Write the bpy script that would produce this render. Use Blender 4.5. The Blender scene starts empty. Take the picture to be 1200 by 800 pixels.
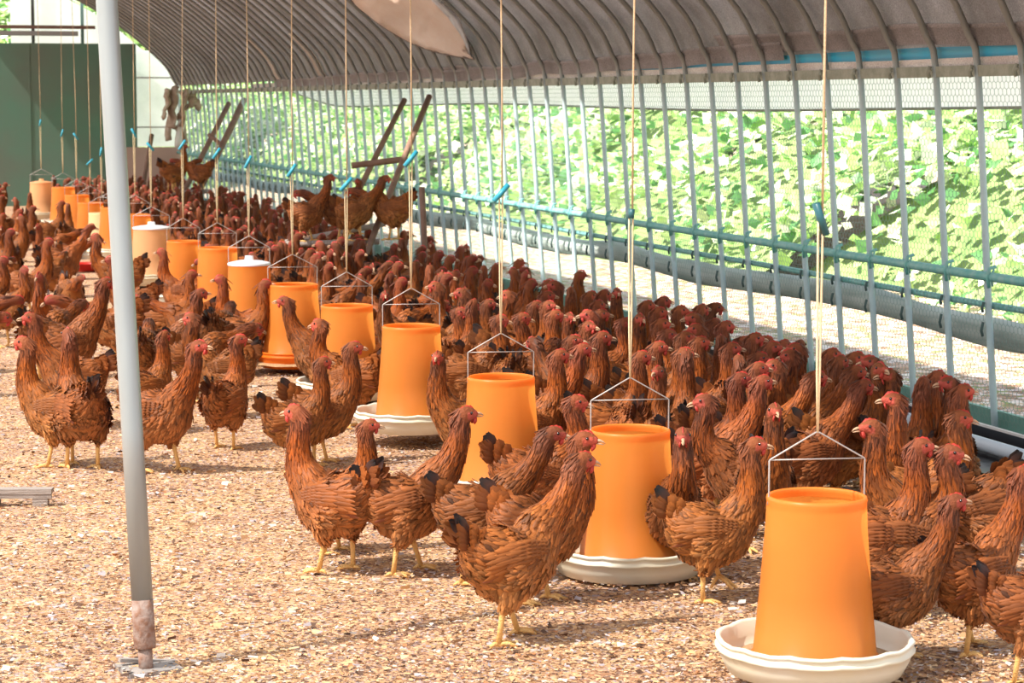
import bpy, bmesh, math, random
import numpy as np
from mathutils import Vector, Matrix, noise

# ------------------------------------------------------------------ camera, sky, sun, exposure
scene = bpy.context.scene
COL = scene.collection
R = math.radians
CAM_H, FPX, YAW, PITCH = 1.215, 2700.0, R(16.13), R(5.96)
cd = bpy.data.cameras.new('camera'); cam = bpy.data.objects.new('camera', cd); COL.objects.link(cam)
cd.sensor_width = 36.0; cd.lens = FPX / 1200 * 36.0
cd.clip_start = 0.1; cd.clip_end = 400
cam.location = (0, 0, CAM_H)
cam.rotation_euler = (R(90) - PITCH, 0, -YAW)
cd.dof.use_dof = True; cd.dof.focus_distance = 6.2; cd.dof.aperture_fstop = 14.0
scene.camera = cam
w = bpy.data.worlds.new('sky'); scene.world = w; w.use_nodes = True
wn = w.node_tree.nodes; wl = w.node_tree.links
for n in list(wn): wn.remove(n)
wo = wn.new('ShaderNodeOutputWorld'); wb = wn.new('ShaderNodeBackground'); wb.inputs[1].default_value = 1.4
wtc = wn.new('ShaderNodeTexCoord'); wsx = wn.new('ShaderNodeSeparateXYZ'); wcr = wn.new('ShaderNodeValToRGB')
wl.new(wtc.outputs['Generated'], wsx.inputs[0]); wl.new(wsx.outputs['Z'], wcr.inputs[0])
wcr.color_ramp.elements[0].color = (1.0, 1.0, 0.98, 1); wcr.color_ramp.elements[1].color = (0.62, 0.78, 1.0, 1)
wl.new(wcr.outputs[0], wb.inputs[0]); wl.new(wb.outputs[0], wo.inputs[0])
sd = bpy.data.lights.new('sun', 'SUN'); sd.energy = 14.0; sd.angle = R(1.2); sd.color = (1.0, 0.95, 0.86)
sun = bpy.data.objects.new('sun', sd); COL.objects.link(sun)
SUN_AZ, SUN_EL = R(12.0), R(52.0)      # the light travels along this azimuth (from +X), down at this elevation
sun_dir = Vector((math.cos(SUN_AZ) * math.cos(SUN_EL), math.sin(SUN_AZ) * math.cos(SUN_EL), -math.sin(SUN_EL)))
sun.rotation_euler = sun_dir.to_track_quat('-Z', 'Y').to_euler()
scene.view_settings.view_transform = 'Standard'; scene.view_settings.look = 'None'
scene.view_settings.gamma = 1.0; scene.view_settings.use_curve_mapping = False
scene.view_settings.exposure = 0.2
scene.cycles.max_bounces = 8; scene.cycles.transparent_max_bounces = 24

# ------------------------------------------------------------------ helpers
CAM_M = Matrix.Translation((0, 0, CAM_H)) @ Matrix.Rotation(-YAW, 4, 'Z') @ Matrix.Rotation(R(90) - PITCH, 4, 'X')
C3 = CAM_M.to_3x3()
def ray(px, py):
    return C3 @ Vector(((px - 600) / FPX, (400 - py) / FPX, -1.0))
def at_z(px, py, z):
    d = ray(px, py); t = (z - CAM_H) / d.z
    return Vector((d.x * t, d.y * t, z))
def at_x(px, py, x):
    d = ray(px, py); t = x / d.x
    return Vector((x, d.y * t, CAM_H + d.z * t))
def at_y(px, py, y):
    d = ray(px, py); t = y / d.y
    return Vector((d.x * t, y, CAM_H + d.z * t))
def proj(p):
    q = C3.transposed() @ (Vector(p) - Vector((0, 0, CAM_H)))
    return (600 + FPX * q.x / -q.z, 400 - FPX * q.y / -q.z, -q.z)

def tag(o, label=None, cat=None, group=None, kind=None):
    if label: o['label'] = label
    if cat: o['category'] = cat
    if group: o['group'] = group
    if kind: o['kind'] = kind
    return o
def empty(name, loc=(0, 0, 0), rz=0.0):
    o = bpy.data.objects.new(name, None); COL.objects.link(o); o.location = loc; o.rotation_euler = (0, 0, rz)
    o.empty_display_size = 0.05
    return o
def link(name, me, parent=None):
    o = bpy.data.objects.new(name, me); COL.objects.link(o)
    if parent is not None: o.parent = parent
    return o

class MB:
    """collects vertices and faces of one part"""
    def __init__(s): s.v = []; s.f = []; s.c = []; s.mi = []; s.cur = (1, 1, 1); s.m = 0
    def add(s, vs, fs, col=None):
        n = len(s.v); s.v += [tuple(p) for p in vs]
        s.f += [tuple(i + n for i in f) for f in fs]; s.mi += [s.m] * len(fs)
        if col is None: col = s.cur
        s.c += ([col] * len(vs) if not isinstance(col, list) else col)
    def box(s, c, size, rot=None, col=None):
        c = Vector(c); hx, hy, hz = size[0] / 2, size[1] / 2, size[2] / 2
        vs = [Vector((x, y, z)) for x in (-hx, hx) for y in (-hy, hy) for z in (-hz, hz)]
        if rot is not None: vs = [rot @ v for v in vs]
        s.add([v + c for v in vs], [(0, 1, 3, 2), (4, 6, 7, 5), (0, 4, 5, 1), (2, 3, 7, 6), (0, 2, 6, 4), (1, 5, 7, 3)], col)
    def tube(s, pts, r, seg=8, cap=True, col=None, side0=None):
        pts = [Vector(p) for p in pts]; n = len(pts)
        rs = r if isinstance(r, (list, tuple)) else [r] * n
        side = Vector(side0) if side0 else None
        vs = []
        for i, p in enumerate(pts):
            t = (pts[min(i + 1, n - 1)] - pts[max(i - 1, 0)])
            t = t.normalized() if t.length > 1e-9 else Vector((0, 0, 1))
            if side is None:
                a = Vector((0, 0, 1)) if abs(t.z) < 0.9 else Vector((1, 0, 0)); side = a.cross(t)
            side = (side - t * side.dot(t)); side = side.normalized() if side.length > 1e-6 else t.orthogonal().normalized()
            up = t.cross(side)
            ra, rb = rs[i] if isinstance(rs[i], (list, tuple)) else (rs[i], rs[i])
            for k in range(seg):
                a = 2 * math.pi * k / seg
                vs.append(p + side * (math.cos(a) * ra) + up * (math.sin(a) * rb))
        fs = [(i * seg + k, i * seg + (k + 1) % seg, (i + 1) * seg + (k + 1) % seg, (i + 1) * seg + k) for i in range(n - 1) for k in range(seg)]
        if cap: fs += [tuple(range(seg - 1, -1, -1)), tuple(range((n - 1) * seg, n * seg))]
        s.add(vs, fs, col)
    def lathe(s, prof, seg=32, c=(0, 0, 0), col=None, wob=None):
        vs = []
        for (r, z) in prof:
            for k in range(seg):
                a = 2 * math.pi * k / seg
                rr, zz = (r, z) if wob is None else wob(r, z, a)
                vs.append((c[0] + rr * math.cos(a), c[1] + rr * math.sin(a), c[2] + zz))
        n = len(prof)
        fs = [(i * seg + k, i * seg + (k + 1) % seg, (i + 1) * seg + (k + 1) % seg, (i + 1) * seg + k) for i in range(n - 1) for k in range(seg)]
        s.add(vs, fs, col)
    def sphere(s, c, r, seg=8, rings=6, sc=(1, 1, 1), col=None):
        c = Vector(c); vs = [c + Vector((0, 0, -r * sc[2]))]
        for i in range(1, rings):
            a = -math.pi / 2 + math.pi * i / rings
            for k in range(seg):
                b = 2 * math.pi * k / seg
                vs.append(c + Vector((r * sc[0] * math.cos(a) * math.cos(b), r * sc[1] * math.cos(a) * math.sin(b), r * sc[2] * math.sin(a))))
        vs.append(c + Vector((0, 0, r * sc[2]))); L = len(vs) - 1
        fs = [(0, 1 + (k + 1) % seg, 1 + k) for k in range(seg)]
        fs += [(1 + i * seg + k, 1 + i * seg + (k + 1) % seg, 1 + (i + 1) * seg + (k + 1) % seg, 1 + (i + 1) * seg + k) for i in range(rings - 2) for k in range(seg)]
        fs += [(1 + (rings - 2) * seg + k, 1 + (rings - 2) * seg + (k + 1) % seg, L) for k in range(seg)]
        s.add(vs, fs, col)
    def mesh(s, name, mats, smooth=True):
        me = bpy.data.meshes.new(name); me.from_pydata([tuple(v) for v in s.v], [], s.f)
        for m in (mats if isinstance(mats, (list, tuple)) else [mats]): me.materials.append(m)
        me.polygons.foreach_set('use_smooth', [smooth] * len(s.f))
        if any(s.mi): me.polygons.foreach_set('material_index', s.mi)
        a = me.color_attributes.new('col', 'FLOAT_COLOR', 'POINT')
        cc = np.ones((len(s.v), 4), dtype=np.float32); cc[:, :3] = np.array(s.c, dtype=np.float32).reshape(-1, 3)
        a.data.foreach_set('color', cc.ravel()); me.update()
        return me
    def build(s, name, mats, parent=None, smooth=True):
        return link(name, s.mesh(name, mats, smooth), parent)

def mat(name, color=(0.5, 0.5, 0.5), rough=0.6, metal=0.0, spec=0.4, attr=False, tint=False, vary=0.0, vscale=20.0, bump=0.0, bscale=60.0, transl=0.0, dark=(0, 0, 0), sheen=0.0, stretch=(1, 1, 1)):
    m = bpy.data.materials.new(name); m.use_nodes = True
    N = m.node_tree.nodes; L = m.node_tree.links
    b = N['Principled BSDF']; out = N['Material Output']
    b.inputs['Roughness'].default_value = rough; b.inputs['Metallic'].default_value = metal
    b.inputs['Specular IOR Level'].default_value = spec
    if sheen: b.inputs['Sheen Weight'].default_value = sheen
    src = None
    if attr:
        a = N.new('ShaderNodeAttribute'); a.attribute_name = 'col'; src = a.outputs['Color']
    else:
        c = N.new('ShaderNodeRGB'); c.outputs[0].default_value = (*color, 1); src = c.outputs[0]
    if tint:
        oi = N.new('ShaderNodeObjectInfo'); mx = N.new('ShaderNodeMix'); mx.data_type = 'RGBA'; mx.blend_type = 'MULTIPLY'; mx.inputs[0].default_value = 1
        L.new(src, mx.inputs[6]); L.new(oi.outputs['Color'], mx.inputs[7]); src = mx.outputs[2]
    tc = N.new('ShaderNodeTexCoord'); mp = N.new('ShaderNodeMapping'); mp.inputs['Scale'].default_value = stretch
    L.new(tc.outputs['Object'], mp.inputs[0])
    if vary:
        nz = N.new('ShaderNodeTexNoise'); nz.inputs['Scale'].default_value = vscale; nz.inputs['Detail'].default_value = 5
        L.new(mp.outputs[0], nz.inputs[0])
        cr = N.new('ShaderNodeValToRGB'); cr.color_ramp.elements[0].position = 0.35; cr.color_ramp.elements[1].position = 0.65
        cr.color_ramp.elements[0].color = (vary, vary, vary, 1); cr.color_ramp.elements[1].color = (0, 0, 0, 1)
        L.new(nz.outputs[0], cr.inputs[0])
        mx = N.new('ShaderNodeMix'); mx.data_type = 'RGBA'; L.new(cr.outputs[0], mx.inputs[0]); L.new(src, mx.inputs[6]); mx.inputs[7].default_value = (*dark, 1); src = mx.outputs[2]
    L.new(src, b.inputs['Base Color'])
    if bump:
        nb = N.new('ShaderNodeTexNoise'); nb.inputs['Scale'].default_value = bscale; nb.inputs['Detail'].default_value = 4; L.new(mp.outputs[0], nb.inputs[0])
        bp = N.new('ShaderNodeBump'); bp.inputs['Strength'].default_value = bump; bp.inputs['Distance'].default_value = 0.01
        L.new(nb.outputs[0], bp.inputs['Height']); L.new(bp.outputs[0], b.inputs['Normal'])
    if transl:
        tr = N.new('ShaderNodeBsdfTranslucent'); L.new(src, tr.inputs[0]); mxs = N.new('ShaderNodeMixShader'); mxs.inputs[0].default_value = transl
        L.new(b.outputs[0], mxs.inputs[1]); L.new(tr.outputs[0], mxs.inputs[2]); L.new(mxs.outputs[0], out.inputs[0])
    return m

def crom(P, n):
    P = np.array(P, dtype=float); out = []
    Q = np.vstack([2 * P[0] - P[1], P, 2 * P[-1] - P[-2]])
    for i in range(len(P) - 1):
        p0, p1, p2, p3 = Q[i:i + 4]
        for k in range(n):
            t = k / n
            out.append(0.5 * ((2 * p1) + (-p0 + p2) * t + (2 * p0 - 5 * p1 + 4 * p2 - p3) * t * t + (-p0 + 3 * p1 - 3 * p2 + p3) * t ** 3))
    out.append(P[-1]); return np.array(out)

def at_depth(px, py, d):
    v = ray(px, py); return Vector((0, 0, CAM_H)) + v * d
RNG = np.random.RandomState(7); random.seed(7)
WALL_X = 3.85
PROF = [(3.85, 0.0), (3.80, .62), (3.75, 1.31), (3.71, 1.44), (3.62, 1.60), (3.42, 1.80), (3.16, 2.02), (2.84, 2.24), (2.42, 2.46), (1.95, 2.64), (1.45, 2.76), (.87, 2.82)]
Y0, Y1, DY = 4.5, 27.2, .318

# ------------------------------------------------------------------ structure: ground, roof, walls
def gz(x, y):
    return .006 * noise.noise(Vector((x * 2.2, y * 2.2, 0))) + .004 * noise.noise(Vector((x * 9, y * 9, 3)))
def ground_mat(name, cols, scale):
    m = bpy.data.materials.new(name); m.use_nodes = True; N = m.node_tree.nodes; L = m.node_tree.links; b = N['Principled BSDF']
    b.inputs['Roughness'].default_value = .9; b.inputs['Specular IOR Level'].default_value = .15
    tc = N.new('ShaderNodeTexCoord')
    mp = N.new('ShaderNodeMapping'); L.new(tc.outputs['Object'], mp.inputs[0])
    vo = N.new('ShaderNodeTexVoronoi'); vo.inputs['Scale'].default_value = scale; L.new(mp.outputs[0], vo.inputs[0])
    cr = N.new('ShaderNodeValToRGB'); cr.color_ramp.interpolation = 'CONSTANT'
    sep = N.new('ShaderNodeSeparateColor'); L.new(vo.outputs['Color'], sep.inputs[0]); L.new(sep.outputs[0], cr.inputs[0])
    e = cr.color_ramp.elements
    e[0].color = (*cols[0], 1); e[1].position = 1.0 / len(cols); e[1].color = (*cols[1], 1)
    for i in range(2, len(cols)):
        q = e.new(i / len(cols)); q.color = (*cols[i], 1)
    nz = N.new('ShaderNodeTexNoise'); nz.inputs['Scale'].default_value = 3.0; nz.inputs['Detail'].default_value = 6; L.new(mp.outputs[0], nz.inputs[0])
    c2 = N.new('ShaderNodeValToRGB'); c2.color_ramp.elements[0].position = .42; c2.color_ramp.elements[1].position = .62; L.new(nz.outputs[0], c2.inputs[0])
    mx = N.new('ShaderNodeMix'); mx.data_type = 'RGBA'; mx.blend_type = 'MULTIPLY'; mx.inputs[0].default_value = .75
    mx2 = N.new('ShaderNodeMix'); mx2.data_type = 'RGBA'; mx2.inputs[6].default_value = (.80, .74, .78, 1); mx2.inputs[7].default_value = (1, .97, .9, 1); L.new(c2.outputs[0], mx2.inputs[0])
    L.new(cr.outputs[0], mx.inputs[6]); L.new(mx2.outputs[2], mx.inputs[7]); L.new(mx.outputs[2], b.inputs['Base Color'])
    bp = N.new('ShaderNodeBump'); bp.inputs['Strength'].default_value = .8; bp.inputs['Distance'].default_value = .006
    n3 = N.new('ShaderNodeTexNoise'); n3.inputs['Scale'].default_value = scale * .9; n3.inputs['Detail'].default_value = 6; L.new(mp.outputs[0], n3.inputs[0])
    L.new(n3.outputs[0], bp.inputs['Height']); L.new(bp.outputs[0], b.inputs['Normal'])
    return m
M_ground = ground_mat('rice_husk_litter', [(.52, .30, .15), (.60, .37, .20), (.40, .23, .13), (.56, .36, .21), (.30, .17, .11), (.66, .44, .26), (.48, .38, .34), (.20, .11, .07)], 120)
M_outer = ground_mat('dry_leaf_ground', [(.44, .29, .20), (.58, .46, .40), (.26, .15, .10), (.66, .58, .54), (.38, .25, .17), (.24, .26, .10), (.50, .36, .28)], 26)
nx, ny = 130, 330
xs = np.linspace(-2.4, 3.95, nx); ys = np.concatenate([np.linspace(-1.5, 12, 230), np.linspace(12.2, 28, 100)])
vs = [(float(x), float(y), gz(x, y)) for y in ys for x in xs]
fs = [(j * nx + i, j * nx + i + 1, (j + 1) * nx + i + 1, (j + 1) * nx + i) for j in range(ny - 1) for i in range(nx - 1)]
mb = MB(); mb.add(vs, fs); floor = mb.build('floor', M_ground); tag(floor, kind='structure')
mb = MB(); mb.box((10, 40, -.08), (160, 200, .1)); tag(mb.build('outer_ground', M_outer, smooth=False), kind='structure')

# loose husks, feather scraps and straw bits lying on the litter: nobody could count them
def litter():
    n = 170000
    u = RNG.rand(n); y = 3.9 + (13 - 3.9) * u ** 1.7; x = RNG.uniform(.0, 3.75, n)
    x = x * np.clip((y + 4) / 11, .55, 1) ; 
    kind = RNG.rand(n)
    big = kind > .91
    L = np.where(big, RNG.uniform(.010, .024, n), RNG.uniform(.004, .013, n)); W = L * RNG.uniform(.25, .65, n)
    a = RNG.uniform(0, 2 * np.pi, n); tilt = RNG.normal(0, .45, n)
    gz_ = np.array([gz(float(p), float(q)) for p, q in zip(x[::17], y[::17])]); gz_ = np.repeat(gz_, 17)[:n] * 0
    dx, dy = np.cos(a), np.sin(a); z0 = .004 + RNG.rand(n) * .006 + np.abs(np.sin(tilt)) * W * .5
    V = np.empty((n, 4, 3))
    for k, (s, t) in enumerate(((-1, -1), (1, -.6), (1, .6), (-1, 1))):
        V[:, k, 0] = x + dx * L * s / 2 - dy * W * t / 2 * np.cos(tilt)
        V[:, k, 1] = y + dy * L * s / 2 + dx * W * t / 2 * np.cos(tilt)
        V[:, k, 2] = z0 + np.sin(tilt) * W * t / 2 + (.25 * L * (RNG.rand(n) - .2) if s > 0 else 0)
    pal = np.array([(.64, .40, .20), (.56, .33, .17), (.74, .52, .31), (.44, .24, .12), (.30, .15, .08), (.66, .55, .47), (.42, .36, .37), (.11, .06, .04), (.50, .21, .09)])
    pi_ = RNG.choice(9, n, p=[.20, .17, .14, .11, .09, .08, .07, .09, .05]); pi_ = np.where(big & (RNG.rand(n) < .6), RNG.choice([5, 6, 7, 3], n), pi_)
    c = .90 * pal[pi_] * RNG.uniform(.85, 1.15, (n, 1))
    me = bpy.data.meshes.new('litter'); me.vertices.add(n * 4); me.vertices.foreach_set('co', V.astype(np.float32).ravel())
    me.loops.add(n * 4); me.loops.foreach_set('vertex_index', np.arange(n * 4, dtype=np.int32))
    me.polygons.add(n); me.polygons.foreach_set('loop_start', (np.arange(n) * 4).astype(np.int32)); me.polygons.foreach_set('loop_total', np.full(n, 4, dtype=np.int32))
    me.update(calc_edges=True)
    at = me.color_attributes.new('col', 'FLOAT_COLOR', 'POINT'); cc = np.ones((n, 4, 4), dtype=np.float32); cc[:, :, :3] = c[:, None, :]; at.data.foreach_set('color', cc.ravel())
    me.materials.append(mat('husk_bits', attr=True, rough=.8, spec=.2))
    return me
lt = link('litter', litter()); tag(lt, 'rice husks, straw bits and feather scraps littering the shed floor', 'litter', kind='stuff')

# ---- roof
def shade_mat(name, c1, c2, transl, trans=0.0):
    m = bpy.data.materials.new(name); m.use_nodes = True; N = m.node_tree.nodes; L = m.node_tree.links; out = N['Material Output']; b = N['Principled BSDF']
    b.inputs['Roughness'].default_value = .85; b.inputs['Specular IOR Level'].default_value = .15
    tc = N.new('ShaderNodeTexCoord'); nz = N.new('ShaderNodeTexNoise'); nz.inputs['Scale'].default_value = 2.2; nz.inputs['Detail'].default_value = 8; nz.inputs['Roughness'].default_value = .65
    L.new(tc.outputs['Object'], nz.inputs[0]); cr = N.new('ShaderNodeValToRGB'); cr.color_ramp.elements[0].position = .35; cr.color_ramp.elements[1].position = .68
    cr.color_ramp.elements[0].color = (*c1, 1); cr.color_ramp.elements[1].color = (*c2, 1); L.new(nz.outputs[0], cr.inputs[0])
    n2 = N.new('ShaderNodeTexNoise'); n2.inputs['Scale'].default_value = 160; L.new(tc.outputs['Object'], n2.inputs[0])
    mx = N.new('ShaderNodeMix'); mx.data_type = 'RGBA'; mx.blend_type = 'OVERLAY'; mx.inputs[0].default_value = .6; L.new(cr.outputs[0], mx.inputs[6]); L.new(n2.outputs[0], mx.inputs[7])
    L.new(mx.outputs[2], b.inputs['Base Color'])
    tr = N.new('ShaderNodeBsdfTranslucent'); L.new(mx.outputs[2], tr.inputs[0]); ms = N.new('ShaderNodeMixShader'); ms.inputs[0].default_value = transl
    L.new(b.outputs[0], ms.inputs[1]); L.new(tr.outputs[0], ms.inputs[2]); last = ms.outputs[0]
    if trans:
        tp = N.new('ShaderNodeBsdfTransparent'); m2 = N.new('ShaderNodeMixShader'); m2.inputs[0].default_value = trans
        L.new(last, m2.inputs[1]); L.new(tp.outputs[0], m2.inputs[2]); last = m2.outputs[0]
    L.new(last, out.inputs[0]); return m
M_shade = shade_mat('shade_cloth', (.13, .105, .095), (.27, .235, .23), .35)
M_film = shade_mat('greenhouse_film', (.5, .5, .5), (.6, .6, .6), .6, .42)
prof = crom([(x, z) for x, z in PROF], 4)
def sheet(profile, off, ys, wob):
    vs = []; n = len(profile)
    tn = np.gradient(profile, axis=0); tn /= np.linalg.norm(tn, axis=1)[:, None]
    for y in ys:
        for i, (x, z) in enumerate(profile):
            w_ = wob * noise.noise(Vector((x * 1.6, y * 1.1, z * 1.6))) + wob * .4 * noise.noise(Vector((x * 6, y * 5, z * 6)))
            vs.append((x + tn[i, 1] * (off + w_), y, z - tn[i, 0] * (off + w_)))
    fs = [(j * n + i, j * n + i + 1, (j + 1) * n + i + 1, (j + 1) * n + i) for j in range(len(ys) - 1) for i in range(n - 1)]
    return vs, fs
k0 = [i for i, p in enumerate(prof) if p[1] > 1.36][0]
ceiling = empty('ceiling'); tag(ceiling, kind='structure')
mb = MB(); v, f = sheet(prof[k0:], .030, np.linspace(Y0 - .5, Y1 + .1, 150), .012)
f = [q for q in f if not (2.05 < v[q[0]][0] < 3.08 and 11.2 < v[q[0]][1] < 13.8)]      # unseen gap added in the cloth to let sun onto the loose sheet
mb.add(v, f); mb.build('shade_cloth', M_shade, ceiling)
lp = np.array([(1.74 - x, z) for x, z in prof[::-1]])
kk = [i for i, p in enumerate(lp) if p[1] > 1.3][-1]
mb = MB(); v, f = sheet(lp[:kk], .03, np.linspace(-1.5, Y1 + .1, 30), .0); mb.add(v, f); mb.build('plastic_film', M_film, ceiling)
M_patch = shade_mat('pale_patch', (.50, .42, .36), (.66, .58, .50), .5)
for ya in (20.25, 18.30):
    sub = prof[[i for i, p in enumerate(prof) if 1.36 < p[1] < 1.80]]
    mb = MB(); v, f = sheet(sub, .012, [ya, ya + .10, ya + .20, ya + .29], .004); mb.add(v, f); tag(mb.build('pale_patch', M_patch, ceiling), 'pale worn patch in the shade cloth')
# overlapping loose hems of the cloth above the eave
M_hem = shade_mat('cloth_hem', (.20, .175, .165), (.33, .29, .28), .3)
M_hem2 = shade_mat('pale_hem', (.36, .28, .26), (.50, .42, .40), .3)
mb = MB(); vs = []; n = 120
for i in range(n):
    y = 4.4 + (22 - 4.4) * i / (n - 1); w_ = .004 * noise.noise(Vector((y * 2, 3, 0))); vs += [(3.772 + w_, y, 1.325), (3.762 + w_, y, 1.352), (3.770 + w_, y, 1.378)]
mb.add(vs, [(3 * i + q, 3 * i + q + 1, 3 * i + q + 4, 3 * i + q + 3) for i in range(n - 1) for q in range(2)]); mb.build('cloth_edge', M_hem2, ceiling)
for s_, (y_a, y_b, z_a, z_b) in enumerate(((4.4, 9.6, 1.46, 1.50), (8.9, 14.5, 1.46, 1.41), (13.8, 20.5, 1.44, 1.40))):
    mb = MB(); n = 70; vs = []
    for i in range(n):
        t = i / (n - 1); y = y_a + (y_b - y_a) * t; zz = z_a + (z_b - z_a) * t + .018 * noise.noise(Vector((y * 1.5, s_, 0)))
        for q, (dz, dx) in enumerate(((0, .0), (-.012, -.008), (-.018, .0), (-.075, .010))): vs.append((3.735 + dx - .5 * max(0, zz + dz - 1.44), y, zz + dz))
    mb.add(vs, [(i * 4 + q, i * 4 + q + 1, i * 4 + q + 5, i * 4 + q + 4) for i in range(n - 1) for q in range(3)]); mb.build('cloth_hem', M_hem, ceiling)
M_blue = mat('blue_tape', (.02, .27, .42), rough=.5, transl=.3, vary=.3, vscale=6, dark=(.15, .2, .2))
mb = MB(); vs = []; n = 160
for i in range(n):
    y = 4.4 + (20 - 4.4) * i / (n - 1); zz = 1.385 + .008 * noise.noise(Vector((y * .9, 4, 0))); hh = .018 + .006 * noise.noise(Vector((y * .7, 9, 0)))
    vs += [(3.765, y, zz - hh), (3.758, y, zz + hh)]
mb.add(vs, [(2 * i, 2 * i + 1, 2 * i + 3, 2 * i + 2) for i in range(n - 1)]); tag(mb.build('blue_strip', M_blue, ceiling), 'blue plastic strip under the cloth edge')

# ---- wire wall on the right
wall = empty('wall_right'); tag(wall, kind='structure')
M_galv = mat('galvanised_pipe', (.40, .52, .54), rough=.5, metal=.15, vary=.5, vscale=14, dark=(.55, .60, .62), bump=.2)
M_hoop = M_galv
M_teal = mat('teal_rail', (.10, .33, .31), rough=.55, vary=.5, vscale=30, dark=(.30, .45, .42), bump=.3)
M_olive = mat('weathered_purlin', (.20, .21, .16), rough=.8, vary=.6, vscale=25, dark=(.32, .32, .26), bump=.4)
M_hoop = mat('hoop_painted_shade', attr=True, rough=.55, metal=.1, bump=.3)
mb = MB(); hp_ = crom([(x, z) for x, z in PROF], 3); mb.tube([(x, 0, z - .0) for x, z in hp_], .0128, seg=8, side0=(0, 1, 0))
mb.c = [tuple(np.array((.40, .52, .55)) * (1 - k_) + np.array((.19, .185, .165)) * k_) for k_ in [min(1, max(0, (v[2] - 1.22) / .16)) for v in mb.v]]  # pipes darken above the eave: roof shade painted into their colour
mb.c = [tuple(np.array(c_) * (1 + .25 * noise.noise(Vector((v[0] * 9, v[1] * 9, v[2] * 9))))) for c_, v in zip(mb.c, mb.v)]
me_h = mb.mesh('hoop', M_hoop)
mb = MB(); mb.tube([(-.024, .012, -.036), (-.030, .012, 0), (-.024, .012, .030), (.0, .012, .036)], .0065, seg=6); mb.tube([(-.024, -.012, -.03), (-.030, -.012, 0), (-.02, -.012, .03)], .004, seg=5); me_c = mb.mesh('rail_clip', M_teal)
mb = MB(); mb.tube([(-.018, 0, -.02), (-.024, .004, 0), (-.016, 0, .022)], .007, seg=6); mb.tube([(-.020, .012, -.008), (-.020, -.012, .008)], .005, seg=5); me_k = mb.mesh('tie', M_olive)
mb = MB(); mb.tube([(-.016, 0, -.10), (-.021, .003, -.08), (-.016, 0, -.05)], .005, seg=6); mb.tube([(-.016, .004, -.015), (-.021, 0, 0), (-.016, -.003, .02)], .005, seg=6); me_l = mb.mesh('roll_tie', mat('dark_tie', (.05, .09, .085), rough=.7))
py = at_x(1150, 200, 3.77).y
k = int((py - Y0) / DY); y = py - k * DY
while y < Y1:
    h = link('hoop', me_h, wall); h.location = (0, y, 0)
    c = link('rail_clip', me_c, wall); c.location = (3.787, y - .10, .613); 
    t_ = link('tie', me_k, wall); t_.location = (3.742, y, 1.315)
    t_ = link('roll_tie', me_l, wall); t_.location = (3.805, y, .50)
    y += DY
def longtube(name, x, z, r, m, ya=Y0, yb=Y1, n=60, wz=0.0, seg=10, lab=None):
    mb = MB(); mb.tube([(x, ya + (yb - ya) * i / (n - 1), z + wz * noise.noise(Vector((x, i * .35, z)))) for i in range(n)], r, seg=seg)
    o = mb.build(name, m, wall); 
    if lab: tag(o, lab)
    return o
longtube('rail', 3.772, .613, .0165, M_teal, wz=.004, lab='teal painted rail across the hoop pipes')
longtube('lower_rail', 3.835, .505, .012, M_teal, wz=.01)
longtube('eave_purlin', 3.768, 1.318, .019, M_olive, wz=.004)
longtube('purlin', 1.94, 2.60, .016, M_galv)
mb = MB(); vs = []; n = 90
for i in range(n):
    y = Y0 + (Y1 - Y0) * i / (n - 1); vs += [(3.745, y, 1.298), (3.741, y, 1.337)]
mb.add(vs, [(2 * i, 2 * i + 1, 2 * i + 3, 2 * i + 2) for i in range(n - 1)]); mb.build('eave_strip', M_olive, wall)
# netting, 4 hoop bays per panel
def netting():
    mb = MB(); wy, hz = .0289, .030; W, Hh = DY * 4, 1.22; r = .0009
    nxx = int(round(W / wy)); wy = W / nxx; rows = int(Hh / (hz * .75))
    vs = []; fs = []
    def seg(a, b):
        A = Vector((0, a[0], a[1])); B = Vector((0, b[0], b[1])); d = (B - A).normalized(); s = d.cross(Vector((1, 0, 0))) * r
        n0 = len(vs)
        for P in (A, B):
            for q in (Vector((r, 0, 0)) + s * .0, -Vector((r, 0, 0)) * .5 + s, -Vector((r, 0, 0)) * .5 - s): 
                v = P + q; vs.append((v.x + 3.862 - .077 * (v.z), v.y, v.z))
        fs.extend([(n0, n0 + 1, n0 + 4, n0 + 3), (n0 + 1, n0 + 2, n0 + 5, n0 + 4), (n0 + 2, n0, n0 + 3, n0 + 5)])
    for j in range(rows):
        z = .09 + j * hz * .75; o = (wy / 2 if j % 2 else 0)
        for i in range(nxx):
            x = i * wy + o
            seg((x, z), (x, z + hz * .5)); seg((x, z + hz * .5), (x + wy / 2, z + hz * .75)); seg((x, z + hz * .5), (x - wy / 2, z + hz * .75))
    mb.add(vs, fs); return mb.mesh('wire_netting', mat('netting_wire', (.22, .32, .28), rough=.6, metal=.2))
me_n = netting(); y = Y0
while y < Y1 - 1:
    o = link('wire_netting', me_n, wall); o.location = (0, y, 0); tag(o, kind='stuff'); y += DY * 4
M_board = mat('green_board', (.13, .30, .25), rough=.6, vary=.4, vscale=8, dark=(.2, .36, .32))
mb = MB(); mb.box((3.885, (Y0 + Y1) / 2, .06), (.02, Y1 - Y0, .14)); mb.build('skirting_board', M_board, wall, smooth=False)
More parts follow.
